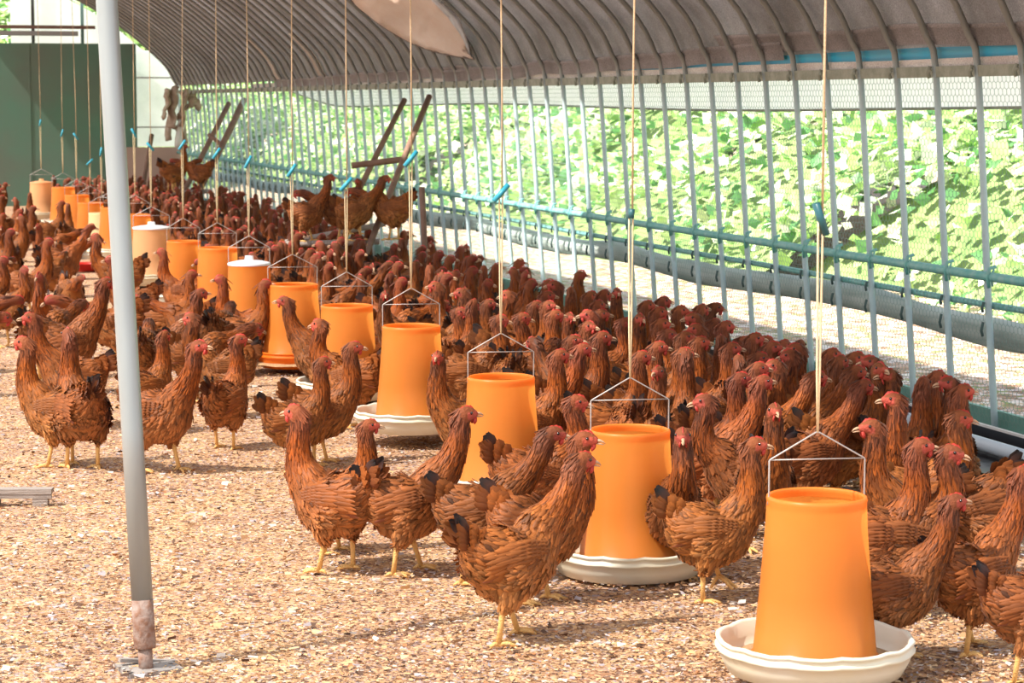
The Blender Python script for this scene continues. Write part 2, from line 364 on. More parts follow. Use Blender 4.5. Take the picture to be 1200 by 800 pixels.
# white curtain hanging under the eave, and the sagging roll lower down
M_curt = shade_mat('white_curtain', (.9, .9, .95), (.96, .96, 1.0), .75)
mb = MB(); vs = []; n = 120; ya, yb = 4.4, 20.4
for i in range(n):
    t = i / (n - 1); y = ya + (yb - ya) * t
    lo = 1.185 - .012 * math.sin(y * .8); lo = lo + (1.315 - lo) * max(0, (y - 18.2) / 2.2) ** 1.3
    lo = min(lo, 1.312)
    for q in range(6):
        u = q / 5; vs.append((3.80 + .010 * noise.noise(Vector((y * 3, u, 0))), y, 1.315 + (lo - 1.315) * u))
mb.add(vs, [(i * 6 + q, i * 6 + q + 1, i * 6 + q + 7, i * 6 + q + 6) for i in range(n - 1) for q in range(5)])
ct = mb.build('hanging_curtain', M_curt); tag(ct, 'white plastic curtain strip hanging under the eave along the wire wall', 'curtain')
mb = MB(); pts = []
for i in range(n):
    t = i / (n - 1); y = ya + (yb - ya) * t; lo = 1.185 - .012 * math.sin(y * .8); lo = lo + (1.315 - lo) * max(0, (y - 18.2) / 2.2) ** 1.3; pts.append((3.80, y, min(lo, 1.312)))
mb.tube(pts, .006, seg=6); mb.build('hem_cord', M_olive, ct)
M_roll = mat('rolled_sheet', (.50, .53, .50), rough=.7, vary=.7, vscale=7, dark=(.20, .25, .22), transl=.2, stretch=(1, .25, 3), bump=.5, bscale=20)
mb = MB(); pts = []; rr = []
for i in range(150):
    y = 4.5 + (Y1 - 4.6) * i / 149
    sag = .030 * abs(math.sin(y * 1.05 + .6)) + .02 * noise.noise(Vector((y * .6, 0, 5)))
    pts.append((3.91, y, .43 - sag)); rr.append((.050 + .012 * noise.noise(Vector((y * 2.2, 1, 0))), .050 + .012 * noise.noise(Vector((y * 1.7, 2, 0)))))
mb.tube(pts, rr, seg=12); rl = mb.build('curtain_roll', M_roll); tag(rl, 'long grey rolled up curtain sagging outside the hoop pipes', 'curtain')

# black drain board and white pipe at the foot of the wall
M_blk = mat('black_plastic', (.012, .010, .012), rough=.35)
M_pvc = mat('white_pvc', (.62, .70, .78), rough=.3)
dr = empty('drain_trough', (3.74, 8.6, 0)); tag(dr, 'black drain trough with a pale rim at the foot of the wire wall', 'trough')
mb = MB(); mb.box((0.04, 0, .045), (.012, 6.4, .09)); mb.box((-.10, 0, .012), (.28, 6.4, .02)); mb.build('trough_body', M_blk, dr, smooth=False)
mb = MB(); mb.box((.04, 0, .094), (.016, 6.4, .008)); tag(mb.build('rim', mat('pale_rim', (.65, .62, .6), rough=.6), dr, smooth=False), 'pale rim')
pp = empty('drain_pipe', (3.69, 7.55, .055)); tag(pp, 'white plastic pipe end with collar lying in the black trough', 'pipe')
mb = MB(); mb.tube([(0, -1.2, 0), (0, .38, 0)], .024, seg=16); mb.build('pipe', M_pvc, pp)
mb = MB(); mb.tube([(0, .02, 0), (0, .03, 0), (0, .13, 0), (0, .14, 0)], [.026, .033, .033, .026], seg=16); mb.build('collar', M_pvc, pp)
mb = MB(); mb.tube([(0, .05, 0), (0, .06, 0)], [.0345, .0345], seg=16); mb.build('band', mat('blue_band', (.2, .35, .5), rough=.4), pp)

# ---- end wall
YE = 27.3
ew = empty('wall_back'); tag(ew, kind='structure')
M_gp = mat('green_panel', (.075, .17, .125), rough=.6, vary=.7, vscale=1.3, dark=(.11, .12, .10))
def panel(x0, x1, z0, z1, y, name, m, th=.03, par=ew):
    mb = MB(); mb.box(((x0 + x1) / 2, y, (z0 + z1) / 2), (x1 - x0, th, z1 - z0)); return mb.build(name, m, par, smooth=False)
xl = at_y(160, 120, YE).x
for i in range(3):
    panel(xl - (i + 1) * 1.22, xl - i * 1.22, 0, at_y(100, 51, YE).z, YE - .01 * (i % 2), 'green_panel', M_gp)
M_rust = mat('rusty_bar', (.16, .09, .07), rough=.8); M_grey = mat('grey_bar', (.25, .25, .25), rough=.6)
xm = at_y(0, 40, YE).x - 3
for pyy, m_, th in ((31.5, M_rust, .02), (39, M_grey, .028)):
    z = at_y(50, pyy, YE).z; xe = at_y(112 if pyy < 35 else 92, pyy, YE).x
    panel(xm, xe, z - th, z + th, YE + .05, 'crossbar', m_)
for px, m_ in ((39, mat('dark_post', (.05, .06, .055))), (97, mat('teal_post', (.10, .18, .17)))):
    x = at_y(px, 20, YE).x; panel(x - .018, x + .018, 1.7 if px > 90 else 1.8, 2.75, YE + .08, 'window_post', m_)
# translucent sheet of the gable above the panels, leaving the corner at the far left open
M_gable = shade_mat('gable_sheet', (.78, .84, .82), (.93, .97, .96), .8)
xa = at_y(13, 20, YE).x
pts = [(xa, 1.80)] + [(x, z) for x, z in [(3.60, 1.80), (3.45, 1.80), (3.42, 1.80), (3.16, 2.02), (2.84, 2.24), (2.42, 2.46), (1.95, 2.64)]] + [(xa, 2.70)]
mb = MB(); mb.add([(x, YE + .12, z) for x, z in pts], [tuple(range(len(pts)))]); mb.build('gable_sheet', M_gable, ew, smooth=False)
panel(xl + .01, 3.84, at_y(180, 172, YE).z, 1.80, YE + .12, 'gap_sheet', M_gable, .006)
M_brownp = mat('brown_panel', (.36, .25, .21), rough=.8, vary=.3, vscale=3, dark=(.28, .17, .13))
z170 = at_y(180, 172, YE).z
panel(xl - .15, 3.84, 0, z170, YE - .12, 'low_panel', M_brownp)
for pyy in (91, 149):
    z = at_y(170, pyy, YE).z; panel(xl, 3.8, z - .008, z + .008, YE, 'wire_bar', M_grey)

# ------------------------------------------------------------------ vegetation outside
M_leaf = mat('leaves', attr=True, rough=.4, spec=.5, transl=.45)
def thicket(seed, L=4.2, n=6500):
    rg = np.random.RandomState(seed); mb = MB()
    for _ in range(n):
        y = rg.uniform(-L / 2 - .3, L / 2 + .3); s = rg.rand() ** .8 * 7.0
        x = s; zb = .12 + s * .50 + .55 * noise.noise(Vector((s * .9 + seed, y * .8, 1.3))) + .25 * noise.noise(Vector((s * 2.5, y * 2.5 + seed, 3)))
        p = Vector((x, y, max(.03, zb + rg.normal(0, .09))))
        d = Vector((rg.normal(-.6, .6), rg.normal(0, .8), rg.normal(.1, .5))).normalized(); nn = Vector((rg.normal(-.4, .5), rg.normal(0, .5), rg.normal(.9, .4))); sd_ = d.cross(nn).normalized()
        Lf = rg.uniform(.07, .15) * (1 + .06 * s); W = Lf * rg.uniform(.35, .55); up = sd_.cross(d)
        g = rg.rand(); c = np.array((.28, .52, .12)) * (1 - g) + np.array((.68, .80, .40)) * g
        if rg.rand() < .3: c = np.array((.92, .93, .80))
        if rg.rand() < .2: c = np.array((.12, .30, .10))
        c = c * rg.uniform(.75, 1.25)
        mb.add([p, p + d * Lf * .45 + sd_ * W - up * Lf * .08, p + d * Lf, p + d * Lf * .45 - sd_ * W - up * Lf * .08], [(0, 1, 2), (0, 2, 3)], tuple(c))
    # the earth bank that carries the vines
    bv = []; nu = 15; nv = 9
    for j in range(nv):
        for i in range(nu):
            s = i / (nu - 1) * 7.2; yy = -L / 2 + L * j / (nv - 1)
            bv.append((s, yy, -.12 + s * .50 + .5 * noise.noise(Vector((s * .9 + seed, yy * .8, 1.3)))))
    bk_ = MB(); bk_.add(bv, [(j * nu + i, j * nu + i + 1, (j + 1) * nu + i + 1, (j + 1) * nu + i) for j in range(nv - 1) for i in range(nu - 1)])
    return mb.mesh('foliage', M_leaf, False), bk_.mesh('earth_bank', M_bank)
M_bank = mat('bank_earth', (.12, .20, .06), rough=.9, vary=.6, vscale=4, dark=(.30, .34, .14))
TH = [thicket(s) for s in (1, 2, 3)]
for i in range(15):
    e = empty('vine_thicket', (5.9 + .25 * math.sin(i * 2.1), 8.5 + i * 4.1, -.02))
    tag(e, 'sunlit green vine thicket beyond the wire wall, ' + ['nearest the camera', 'second from the camera', 'third from the camera', 'fourth from the camera', 'fifth from the camera', 'sixth from the camera', 'seventh from the camera', 'eighth from the camera', 'ninth from the camera', 'tenth from the camera', 'fifth from the far end', 'fourth from the far end', 'third from the far end', 'second from the far end', 'at the far end'][i], 'thicket', 'vine thickets on the bank outside')
    a, b = TH[i % 3]; o = link('foliage', a, e); tag(o, kind='stuff'); link('earth_bank', b, e)
    if i % 2: o.scale = (1, -1, 1)
for i, (x, y) in enumerate(((.2, 34), (3.2, 33), (6.0, 72))):
    e = empty('vine_thicket', (x, y, -.02), R(90))
    tag(e, ['green thicket behind the green end panels', 'green thicket behind the pale gap right of the end panels', 'distant green thicket closing the far end of the bank'][i], 'thicket', 'thickets behind the end of the shed')
    a, b = TH[i % 3]; o = link('foliage', a, e); tag(o, kind='stuff'); link('earth_bank', b, e)

# ------------------------------------------------------------------ foreground pole, planks, perches
M_pole = mat('white_pole', (.33, .37, .385), rough=.4, metal=.5, vary=.35, vscale=5, dark=(.26, .27, .27), stretch=(4, 4, .6))
M_rustp = mat('rust', (.22, .11, .07), rough=.85, vary=.7, vscale=60, dark=(.36, .30, .27), bump=.5)
pb = at_z(171, 776, .02); pt = at_depth(124, -60, pb.y / math.cos(YAW) * .985)
pt = at_depth(121.5, -60, proj(pb)[2])
pe = empty('roof_prop', (pb.x, pb.y, 0)); tag(pe, 'leaning whitish metal prop pole with a rusty foot at the left front', 'pole')
dd = (pt - pb); L_ = dd.length; u_ = dd / L_; rel = Vector((0, 0, pb.z))
mb = MB(); mb.tube([rel + u_ * t for t in (.13, .5, 1.0, 1.5, 2.4)], .0232, seg=24); mb.build('pole', M_pole, pe)
mb = MB(); mb.tube([rel + u_ * t for t in (.030, .034, .09, .135)], [.021, .0236, .0237, .0235], seg=24); tag(mb.build('rusty_sleeve', M_rustp, pe), 'rusty brown lower end')
mb = MB(); mb.tube([(0, 0, .0), rel + u_ * .032], .0155, seg=16); tag(mb.build('foot_pin', M_rustp, pe), 'rusty foot pin')
M_slab = mat('grey_slab', (.24, .22, .21), rough=.8, vary=.5, vscale=30, dark=(.40, .33, .28))
sl = empty('base_slab', (pb.x + .01, pb.y, 0), R(12)); tag(sl, 'low grey base slab in the litter under the prop pole', 'slab')
mb = MB(); mb.box((0, .01, .002), (.12, .10, .014)); mb.build('slab', M_slab, sl, smooth=False)
mb = MB(); mb.box((0.01, .045, .012), (.13, .014, .008), Matrix.Rotation(R(8), 3, 'Y')); mb.build('strip', M_slab, sl, smooth=False)

M_wood = mat('old_wood', (.40, .34, .30), rough=.8, vary=.7, vscale=25, dark=(.18, .14, .12), stretch=(.4, 8, 8), bump=.5)
M_brownw = mat('brown_wood', (.21, .12, .085), rough=.8, vary=.6, vscale=14, dark=(.11, .06, .04), bump=.4)
wp = at_z(62, 592, 0.0)
pk = empty('plank_rail', (wp.x, wp.y, 0), -YAW + R(2)); tag(pk, 'weathered grey plank rail with notched underside lying at the left edge', 'plank')
mb = MB(); mb.box((-.45, 0, .046), (.90, .05, .014)); mb.build('top_board', M_wood, pk, smooth=False)
mb = MB()
mb.box((-.45, -.018, .033), (.90, .010, .016)); mb.build('face_board', M_wood, pk, smooth=False)
for i in range(5):
    mb = MB(); mb.box((-.035 - i * .145, -.004, .017), (.045, .035, .032)); mb.build('foot_block', M_wood, pk, smooth=False)
mb = MB(); mb.box((-.30, .03, .020), (.25, .03, .012)); mb.build('loose_slat', M_wood, pk, smooth=False)

def stick(name, a, b, r, m, parent=None, lab=None, cat=None, flat=False, origin=None):
    a, b = Vector(a), Vector(b); o0 = origin or Vector((a.x, a.y, min(a.z, b.z)))
    mb = MB(); n = 5; pts = [a.lerp(b, i / (n - 1)) + Vector((RNG.normal(0, r * .12), RNG.normal(0, r * .12), 0)) for i in range(n)]
    if parent is None: pts = [p - o0 for p in pts]
    mb.tube(pts, [(r, r * .6)] * n if flat else r, seg=8)
    o = mb.build(name, m, parent)
    if parent is None: o.location = o0
    if lab: tag(o, lab, cat)
    return o
def extend_to_floor(top, mid, z=0.0):
    d = mid - top; t = (z - top.z) / d.z; return top + d * t
# perch rack against the wire wall
t2 = at_depth(503, 113, 14.75); m2_ = at_depth(435, 282, 13.7); b2 = extend_to_floor(t2, m2_)
t1 = at_depth(474, 117, 15.5); m1_ = at_depth(425, 215, 14.9); b1 = extend_to_floor(t1, m1_)
rk = empty('perch_rack', (b2.x, b2.y, 0)); tag(rk, 'wooden perch rack of two leaning poles against the wire wall behind fourth feeder', 'perch'); O = Vector((b2.x, b2.y, 0))
stick('pole', b2 - O, t2 - O, .020, M_brownw, rk); stick('pole', b1 - O, t1 - O, .019, M_brownw, rk)
stick('rung', at_depth(412, 194, 14.6) - O, at_depth(478, 186, 14.6) - O, .020, M_brownw, rk)
pz = at_depth(400, 284, 13.8)
stick('rung', at_depth(335, 286, 13.9) - O, at_depth(444, 283, 13.75) - O, .018, M_wood, rk)
stick('rung', at_depth(335, 284, 14.5) - O, at_depth(452, 262, 14.6) - O, .018, M_wood, rk)
# second rack further down the wall
t2 = at_depth(286, 117, 22.6); m2_ = at_depth(234, 222, 21.6); b2 = extend_to_floor(t2, m2_)
t1 = at_depth(268, 121, 23.2); m1_ = at_depth(228, 200, 22.6); b1 = extend_to_floor(t1, m1_)
rk2 = empty('perch_rack', (b2.x, b2.y, 0)); tag(rk2, 'dark wooden perch rack leaning on the wire wall near the far end', 'perch'); O = Vector((b2.x, b2.y, 0))
stick('pole', b2 - O, t2 - O, .032, M_brownw, rk2); stick('pole', b1 - O, t1 - O, .026, M_brownw, rk2)
a_ = at_depth(245, 158, 22.4); b_ = at_depth(262, 172, 22.2); stick('brace', a_ - O, b_ - O, .02, M_brownw, rk2)
stick('rung', at_depth(196, 226, 21.7) - O, at_depth(246, 224, 21.6) - O, .022, M_wood, rk2)
s_ = at_depth(500, 300, 13.4); s_t = at_depth(494, 219, 13.4)
stick('stake', (s_.x, s_.y, 0), s_t, .030, M_brownw, None, 'short upright wooden stake by the wire wall behind the third feeder', 'stake', flat=True)
s_t = at_depth(178, 158, 23.5); s_m = at_depth(166, 225, 23.2)
stick('leaning_stick', extend_to_floor(s_t, s_m), s_t, .024, M_brownw, None, 'dark stick leaning before the brown panel near the far end', 'stick')

# torn cloth clump hanging under the eave at the far end
M_rag = mat('torn_sacking', (.36, .26, .19), rough=.9, vary=.7, vscale=12, dark=(.62, .52, .42), transl=.3)
rg_ = empty('torn_sack', tuple(at_depth(212, 100, 24.5))); tag(rg_, 'torn brown sacking hanging in a clump under the eave at far end', 'sack'); O = rg_.location.copy()
for i in range(7):
    mb = MB(); a0 = [(196, 104), (206, 102), (218, 104), (226, 110), (200, 108), (222, 116), (212, 108)][i]; a1 = [(192, 138), (200, 150), (212, 148), (229, 126), (197, 165), (206, 152), (218, 168)][i]
    A, B = at_depth(*a0, 24.4 + i * .05), at_depth(*a1, 24.4 + i * .05); pts = []
    for k in range(9):
        t = k / 8; q = A.lerp(B, t) - O; q += Vector((.07 * noise.noise(Vector((i, t * 3, 0))), .05 * noise.noise(Vector((i, t * 3, 5))), 0)); pts.append(q)
    mb.tube(pts, [(.05 + .05 * abs(noise.noise(Vector((i * 3, k * .7, 1)))), .022) for k in range(9)], seg=10); 
    mb.v = [(x + .02 * noise.noise(Vector((x * 25, y * 25, z * 25))), y, z + .02 * noise.noise(Vector((z * 25, y * 25, x * 25)))) for x, y, z in mb.v]
    mb.build('rag', M_rag, rg_)
M_wrag = mat('white_rag', (.8, .78, .76), rough=.8, transl=.4)
mb = MB(); A, B = at_depth(188, 84, 24.2), at_depth(208, 178, 24.4)
stick('rag', at_depth(213, 140, 24.6) - O, at_depth(208, 172, 24.6) - O, .06, M_wrag, rg_, 'pale torn strip', None, flat=True)

# loose pale plastic sheet hanging from the roof
M_sheet = shade_mat('loose_sheet', (.88, .76, .68), (.95, .88, .82), .6)
def roof_hit(px, py):
    d = 8.0
    while d < 22:
        q = at_depth(px, py, d)
        if q.x > .9 and q.z > 1.3 and q.z >= np.interp(-q.x, [-p[0] for p in prof], [p[1] for p in prof]) - .02: return d
        d += .05
    return 14.0
lowc = crom([(395, -30), (412, 0), (432, 18), (452, 33), (486, 52), (520, 63), (555, 69)], 6); uppc = crom([(455, -80), (470, -55), (482, -35), (494, -14), (512, 2), (537, 28), (552, 66)], 6)
mb = MB(); vs = []; nu = len(lowc); nv = 9
for i in range(nu):
    for j in range(nv):
        v = j / (nv - 1); px, py_ = lowc[i] * (1 - v) + uppc[i] * v
        edge = (i / (nu - 1)) ** 2; sag = (1 - v) * (1 - edge)
        d = roof_hit(px, py_) - .06 - .9 * sag + .18 * math.sin(v * math.pi) * sag + .05 * noise.noise(Vector((i * .1, v * 2, 0)))
        vs.append(at_depth(px, py_, d))
O = vs[nv * (nu - 1)].copy()
mb.add([v - O for v in vs], [(i * nv + j, i * nv + j + 1, (i + 1) * nv + j + 1, (i + 1) * nv + j) for i in range(nu - 1) for j in range(nv - 1)])
ls = mb.build('loose_sheet', M_sheet); ls.location = O; so = ls.modifiers.new('s', 'SOLIDIFY'); so.thickness = .004
tag(ls, 'loose pale plastic sheet sagging from the roof above the perch rack', 'sheet')
mb = MB(); mb.tube([vs[(i) * nv] - O for i in range(nu)], .006, seg=6); mb.build('lower_hem', mat('dark_hem', (.08, .05, .04)), ls)
mb = MB(); pts = [vs[i * nv + nv - 1] - O for i in range(nu // 2, nu)]; n = len(pts)
mb.tube(pts, [(.055 * math.sin(math.pi * min(1, max(.02, (i + .5) / n))) + .004, .006) for i in range(n)], seg=8); tag(mb.build('edge_light_fold', mat('edge_light_plastic', (.85, .85, .86), rough=.4, transl=.6), ls), 'folded edge with the light on it painted white')  # lit edge of the sheet, its light painted as a white strip

# ------------------------------------------------------------------ feeders on ropes
def plastic(name, col, transl, dirt=.2):
    m = mat(name, col, rough=.35, spec=.4, vary=dirt, vscale=9, dark=tuple(c * .75 for c in col), transl=transl); return m
M_or = plastic('orange_plastic', (.95, .37, .07), .6)
M_or2 = plastic('orange_deep', (.90, .23, .02), .38)
M_pale = plastic('faded_orange_plastic', (.95, .55, .27), .5)
M_cream = plastic('cream_plastic', (.92, .70, .38), .35)
M_pan = mat('pan_plastic', (.80, .76, .66), rough=.5, vary=.4, vscale=7, dark=(.74, .66, .40), transl=.12)
M_pan2 = mat('dusty_pan', (.58, .52, .44), rough=.7, vary=.5, vscale=7, dark=(.70, .62, .38), transl=.1)
M_feed = mat('feed', (.42, .24, .12), rough=.95, vary=.6, vscale=160, dark=(.65, .42, .22), bump=.8, bscale=300)
M_wire = mat('bail_wire', (.42, .38, .36), rough=.5, metal=.5)
M_lid = mat('lid_plastic', (.80, .80, .84), rough=.4, transl=.15)
M_rope = mat('rope', (.62, .45, .28), rough=.9, vary=.6, vscale=240, dark=(.36, .24, .14))
M_rope2 = mat('pale_rope', (.82, .66, .42), rough=.9, vary=.5, vscale=240, dark=(.5, .38, .2))
M_adj = mat('rope_adjuster', (.03, .30, .42), rough=.4)
M_adjd = mat('dark_adjuster', (.02, .10, .12), rough=.4)
ORD = ['nearest', 'second', 'third', 'fourth', 'fifth', 'sixth', 'seventh', 'eighth', 'ninth', 'tenth', 'eleventh', 'twelfth', 'thirteenth', 'fourteenth', 'fifteenth', 'sixteenth', 'farthest']
#      px of hopper centre, py of its top rim, kind, adjuster py, width factor
FEED = [(957, 583, 'o', 256, 1), (738, 505, 'o', 250, 1), (587, 443, 'o', 226, 1), (482, 383, 'o', 186, 1), (406.5, 359, 'o', 216, 1), (343, 334, 'b', 200, 1.08),
        (292, 309, 'l', 190, 1), (255, 291, 'o', 180, 1), (215, 283, 'o', 170, .95), (177.5, 267, 'p', 172, 1.15), (158.5, 252, 'o', 156, 1), (134, 244, 'o', 158, 1),
        (119.5, 250, 'c', 178, 1), (106, 238, 'o', 190, 1), (90, 229, 'o', 160, 1), (74, 220, 'o', 156, 1), (48.5, 214, 'q', 144, 1.1)]
FX = None; FPOS = []
def feeder_meshes(kind):
    body_m = {'o': M_or, 'b': M_or, 'l': M_or, 'p': M_pale, 'c': M_cream, 'q': M_pale}[kind]
    ms = []
    mb = MB(); seg = 40
    prof_ = [(.1000, -.014), (.0985, -.006), (.096, .002), (.099, .006), (.1035, .004), (.1045, -.002), (.1035, -.010), (.1055, -.06), (.1165, -.20), (.1285, -.325), (.133, -.328), (.134, -.336), (.134, -.350)]
    mb.lathe(prof_, seg); ms.append(('hopper', mb.mesh('hopper', body_m)))
    mb = MB(); mb.lathe([(.0001, -.075), (.05, -.085), (.099, -.115), (.106, -.17), (.119, -.30), (.121, -.345), (.0001, -.345)], 28, wob=lambda r, z, a: (r, z + (.028 * math.cos(a - 2.4) * r / .1 if z > -.12 else 0)))
    ms.append(('feed', mb.mesh('feed', M_feed)))
    def wob(r, z, a):
        k = max(0, (z + .345) / .06)
        return (r + .0020 * k * math.sin(a * 12) , z + .0022 * k * math.sin(a * 12 + 1.2) + .001 * k * math.sin(a * 23))
    if kind == 'b': wob = lambda r, z, a: (r * .74, z)
    mb = MB(); mb.lathe([(.0001, -.366), (.150, -.368), (.182, -.362), (.196, -.335), (.2015, -.318), (.207, -.316), (.208, -.311), (.203, -.307), (.202, -.300), (.206, -.298), (.206, -.293), (.200, -.291), (.194, -.296), (.188, -.325), (.172, -.350), (.0001, -.353)], 60, wob=wob)
    ms.append(('pan', mb.mesh('pan', M_or2 if kind == 'b' else M_pan if kind in 'ol' else M_pan2)))
    mb = MB(); mb.lathe([(.12, -.344), (.15, -.338), (.176, -.340), (.182, -.346)], 40, wob=lambda r, z, a: (r, z + .004 * noise.noise(Vector((a * 3, r * 40, 0))))); ms.append(('spilled_feed', mb.mesh('spilled_feed', M_feed)))
    mb = MB(); w_ = .1015
    mb.tube([(-.104, 0, -.012), (-w_, 0, .0), (-w_, 0, .080), (-w_ + .004, 0, .083), (-.003, 0, .137), (.003, 0, .137), (w_ - .004, 0, .083), (w_, 0, .080), (w_, 0, 0), (.104, 0, -.012)], .0019, seg=6)
    mb.tube([(-w_, 0, .081), (w_, 0, .081)], .0015, seg=6)
    ms.append(('hanger_wire', mb.mesh('hanger_wire', M_wire)))
    if kind in 'lpq':
        mb = MB(); mb.lathe([(.106, -.006), (.107, .004), (.098, .008), (.06, .016), (.022, .020), (.020, .040), (.0001, .041)], 32); ms.append(('lid', mb.mesh('lid', M_lid if kind != 'q' else M_pale)))
    return ms
FM = {k: feeder_meshes(k) for k in 'olpcqb'}
for i, (px, py_, kd, ay, wf) in enumerate(FEED):
    if i == 0: p = at_z(px, py_, .397); FX = p.x
    else: p = at_x(px, py_, FX)
    FPOS.append(p.copy())
    desc = {'o': 'orange hanging feeder with open top', 'b': 'orange hanging feeder with an orange base dish', 'l': 'orange hanging feeder under a white lid', 'p': 'pale orange lidded hanging feeder', 'c': 'cream coloured hanging feeder', 'q': 'faded peach lidded hanging feeder'}[kd]
    e = empty('hanging_feeder', p, R(-8 + 5 * math.sin(i * 3.1))); e.scale = (wf, wf, 1)
    tag(e, f'{desc}, {ORD[i]} in the row' + ('' if i in (0, 16) else ' from the front'), 'feeder', 'hanging feeders in the long row')
    for n_, me in FM[kd]:
        o = link(n_, me, e); 
        if n_ == 'lid': tag(o, 'round lid with a knob')
    # rope: single above the adjuster, doubled below it
    az = at_x(px, ay, FX).z; pk_z = .137
    rp = empty('feeder_rope', (p.x, p.y, p.z + pk_z)); tag(rp, f'beige rope and cord adjuster holding up the {ORD[i]} feeder' + ('' if i in (0, 16) else ' from the front'), 'rope', 'ropes holding the feeders')
    H_ = az - p.z - pk_z
    mb = MB(); mb.tube([(0, 0, 0), (-.003, 0, .12), (-.005, 0, H_ - .04), (-.004, 0, H_)], .0024, seg=6)
    mb.tube([(0, 0, 0), (.003, 0, .12), (.005, 0, H_ - .04), (.006, 0, H_)], .0024, seg=6); mb.build('doubled_rope', M_rope2, rp)
    mb = MB(); mb.tube([(.004, 0, H_), (.004, 0, H_ + .3), (.004 + RNG.normal(0, .012), 0, 2.595 - p.z - pk_z)], .0026, seg=6); mb.build('rope', M_rope, rp)
    sl_ = [-.35, .1, .75, .7, .75, .6, .5, .6, .6, -.7, -.5, .5, .2, .8, -.6, .3, .2][i]
    mb = MB(); dv = Vector((math.sin(sl_), 0, math.cos(sl_))) * (.034 if i != 1 else .012); mb.tube([Vector((0, -.002, H_)) - dv, Vector((0, -.002, H_)) + dv], [(.012, .008)] * 2, seg=10); mb.build('adjuster', M_adj if i not in (0, 1) else M_adjd, rp)

for px, py_, m_, lab in ((100, 312, mat('red_dish', (.62, .03, .02), rough=.35), 'small red drinking dish on the floor left of the pole'), (249, 396, M_or2, 'low orange dish between the hens right of the pole')):
    p = at_z(px, py_ + 6, 0.0); e = empty('floor_dish', (p.x, p.y, .004)); tag(e, lab, 'dish')
    mb = MB(); mb.lathe([(.0001, 0), (.085, 0), (.10, .02), (.112, .055), (.117, .057), (.112, .050), (.092, .012), (.0001, .010)], 28); mb.build('dish', m_, e)
    mb = MB(); mb.lathe([(.0001, .03), (.02, .03), (.022, .014), (.03, .012)], 16); mb.build('centre_knob', m_, e)

# ------------------------------------------------------------------ hens
M_feather = mat('hen_feathers', attr=True, tint=True, rough=0.55, spec=0.25, sheen=0.05, transl=0.12)
M_skin = mat('hen_body', attr=True, tint=True, rough=0.7, spec=0.2, bump=0.5, bscale=120)
M_comb = mat('hen_comb', (0.50, 0.045, 0.03), rough=0.5, transl=0.15, bump=0.3, bscale=300)
M_beak = mat('hen_beak', (0.50, 0.30, 0.18), rough=0.4)
M_leg = mat('hen_leg', (0.74, 0.42, 0.14), rough=0.5, bump=0.4, bscale=250)
M_eye = mat('hen_eye', (0.02, 0.012, 0.01), rough=0.15, spec=0.6)

C_BODY = np.array((0.265, 0.079, 0.0165)); C_BUFF = np.array((0.45, 0.185, 0.058)); C_NECK = np.array((0.31, 0.074, 0.0075))
C_HEAD = np.array((0.14, 0.040, 0.015)); C_FACE = np.array((0.44, 0.085, 0.055)); C_BLACK = np.array((0.017, 0.017, 0.018)); C_DARK = np.array((0.15, 0.045, 0.02))

BODYP = [(-.112, .270, .012, .018), (-.098, .254, .042, .043), (-.068, .229, .064, .069), (-.030, .203, .077, .084), (.014, .196, .080, .088),
         (.050, .208, .072, .081), (.075, .233, .054, .062)]
def remeshed(mb, voxel, ratio):
    me = mb.mesh('tmp', M_skin); o = bpy.data.objects.new('tmp', me); COL.objects.link(o)
    r = o.modifiers.new('r', 'REMESH'); r.mode = 'VOXEL'; r.voxel_size = voxel
    s = o.modifiers.new('s', 'SMOOTH'); s.iterations = 5; s.factor = 0.5
    d = o.modifiers.new('d', 'DECIMATE'); d.ratio = ratio
    dg = bpy.context.evaluated_depsgraph_get(); ev = o.evaluated_get(dg); em = bpy.data.meshes.new_from_object(ev)
    bpy.data.objects.remove(o); bpy.data.meshes.remove(me)
    return em

def feather(mb, p, d, n, L, W, lift, c0, c1, curl=0.0, rnd=None):
    """one feather blade: root at p, lying along d on a surface of normal n"""
    s = unit(np.cross(d, n))
    ts = (0.0, 0.3, 0.72, 1.0); ws = (0.25, 0.85, 1.0, 0.28)
    vs = []; cs = []
    for t, ww in zip(ts, ws):
        q = p + d * (L * t) + n * (lift * (0.25 + t) + curl * t * t)
        c = c0 * (1 - t) + c1 * t
        vs += [tuple(q - s * (W * ww / 2) - n * W * 0.12), tuple(q + n * W * 0.10), tuple(q + s * (W * ww / 2) - n * W * 0.12)]
        cs += [tuple(c * 0.92), tuple(c * 1.02), tuple(c * 0.96)]
    fs = []
    for i in range(3):
        a = i * 3; fs += [(a, a + 1, a + 4, a + 3), (a + 1, a + 2, a + 5, a + 4)]
    mb.add(vs, fs, cs)

def unit(a): return a / (np.linalg.norm(a) + 1e-9)

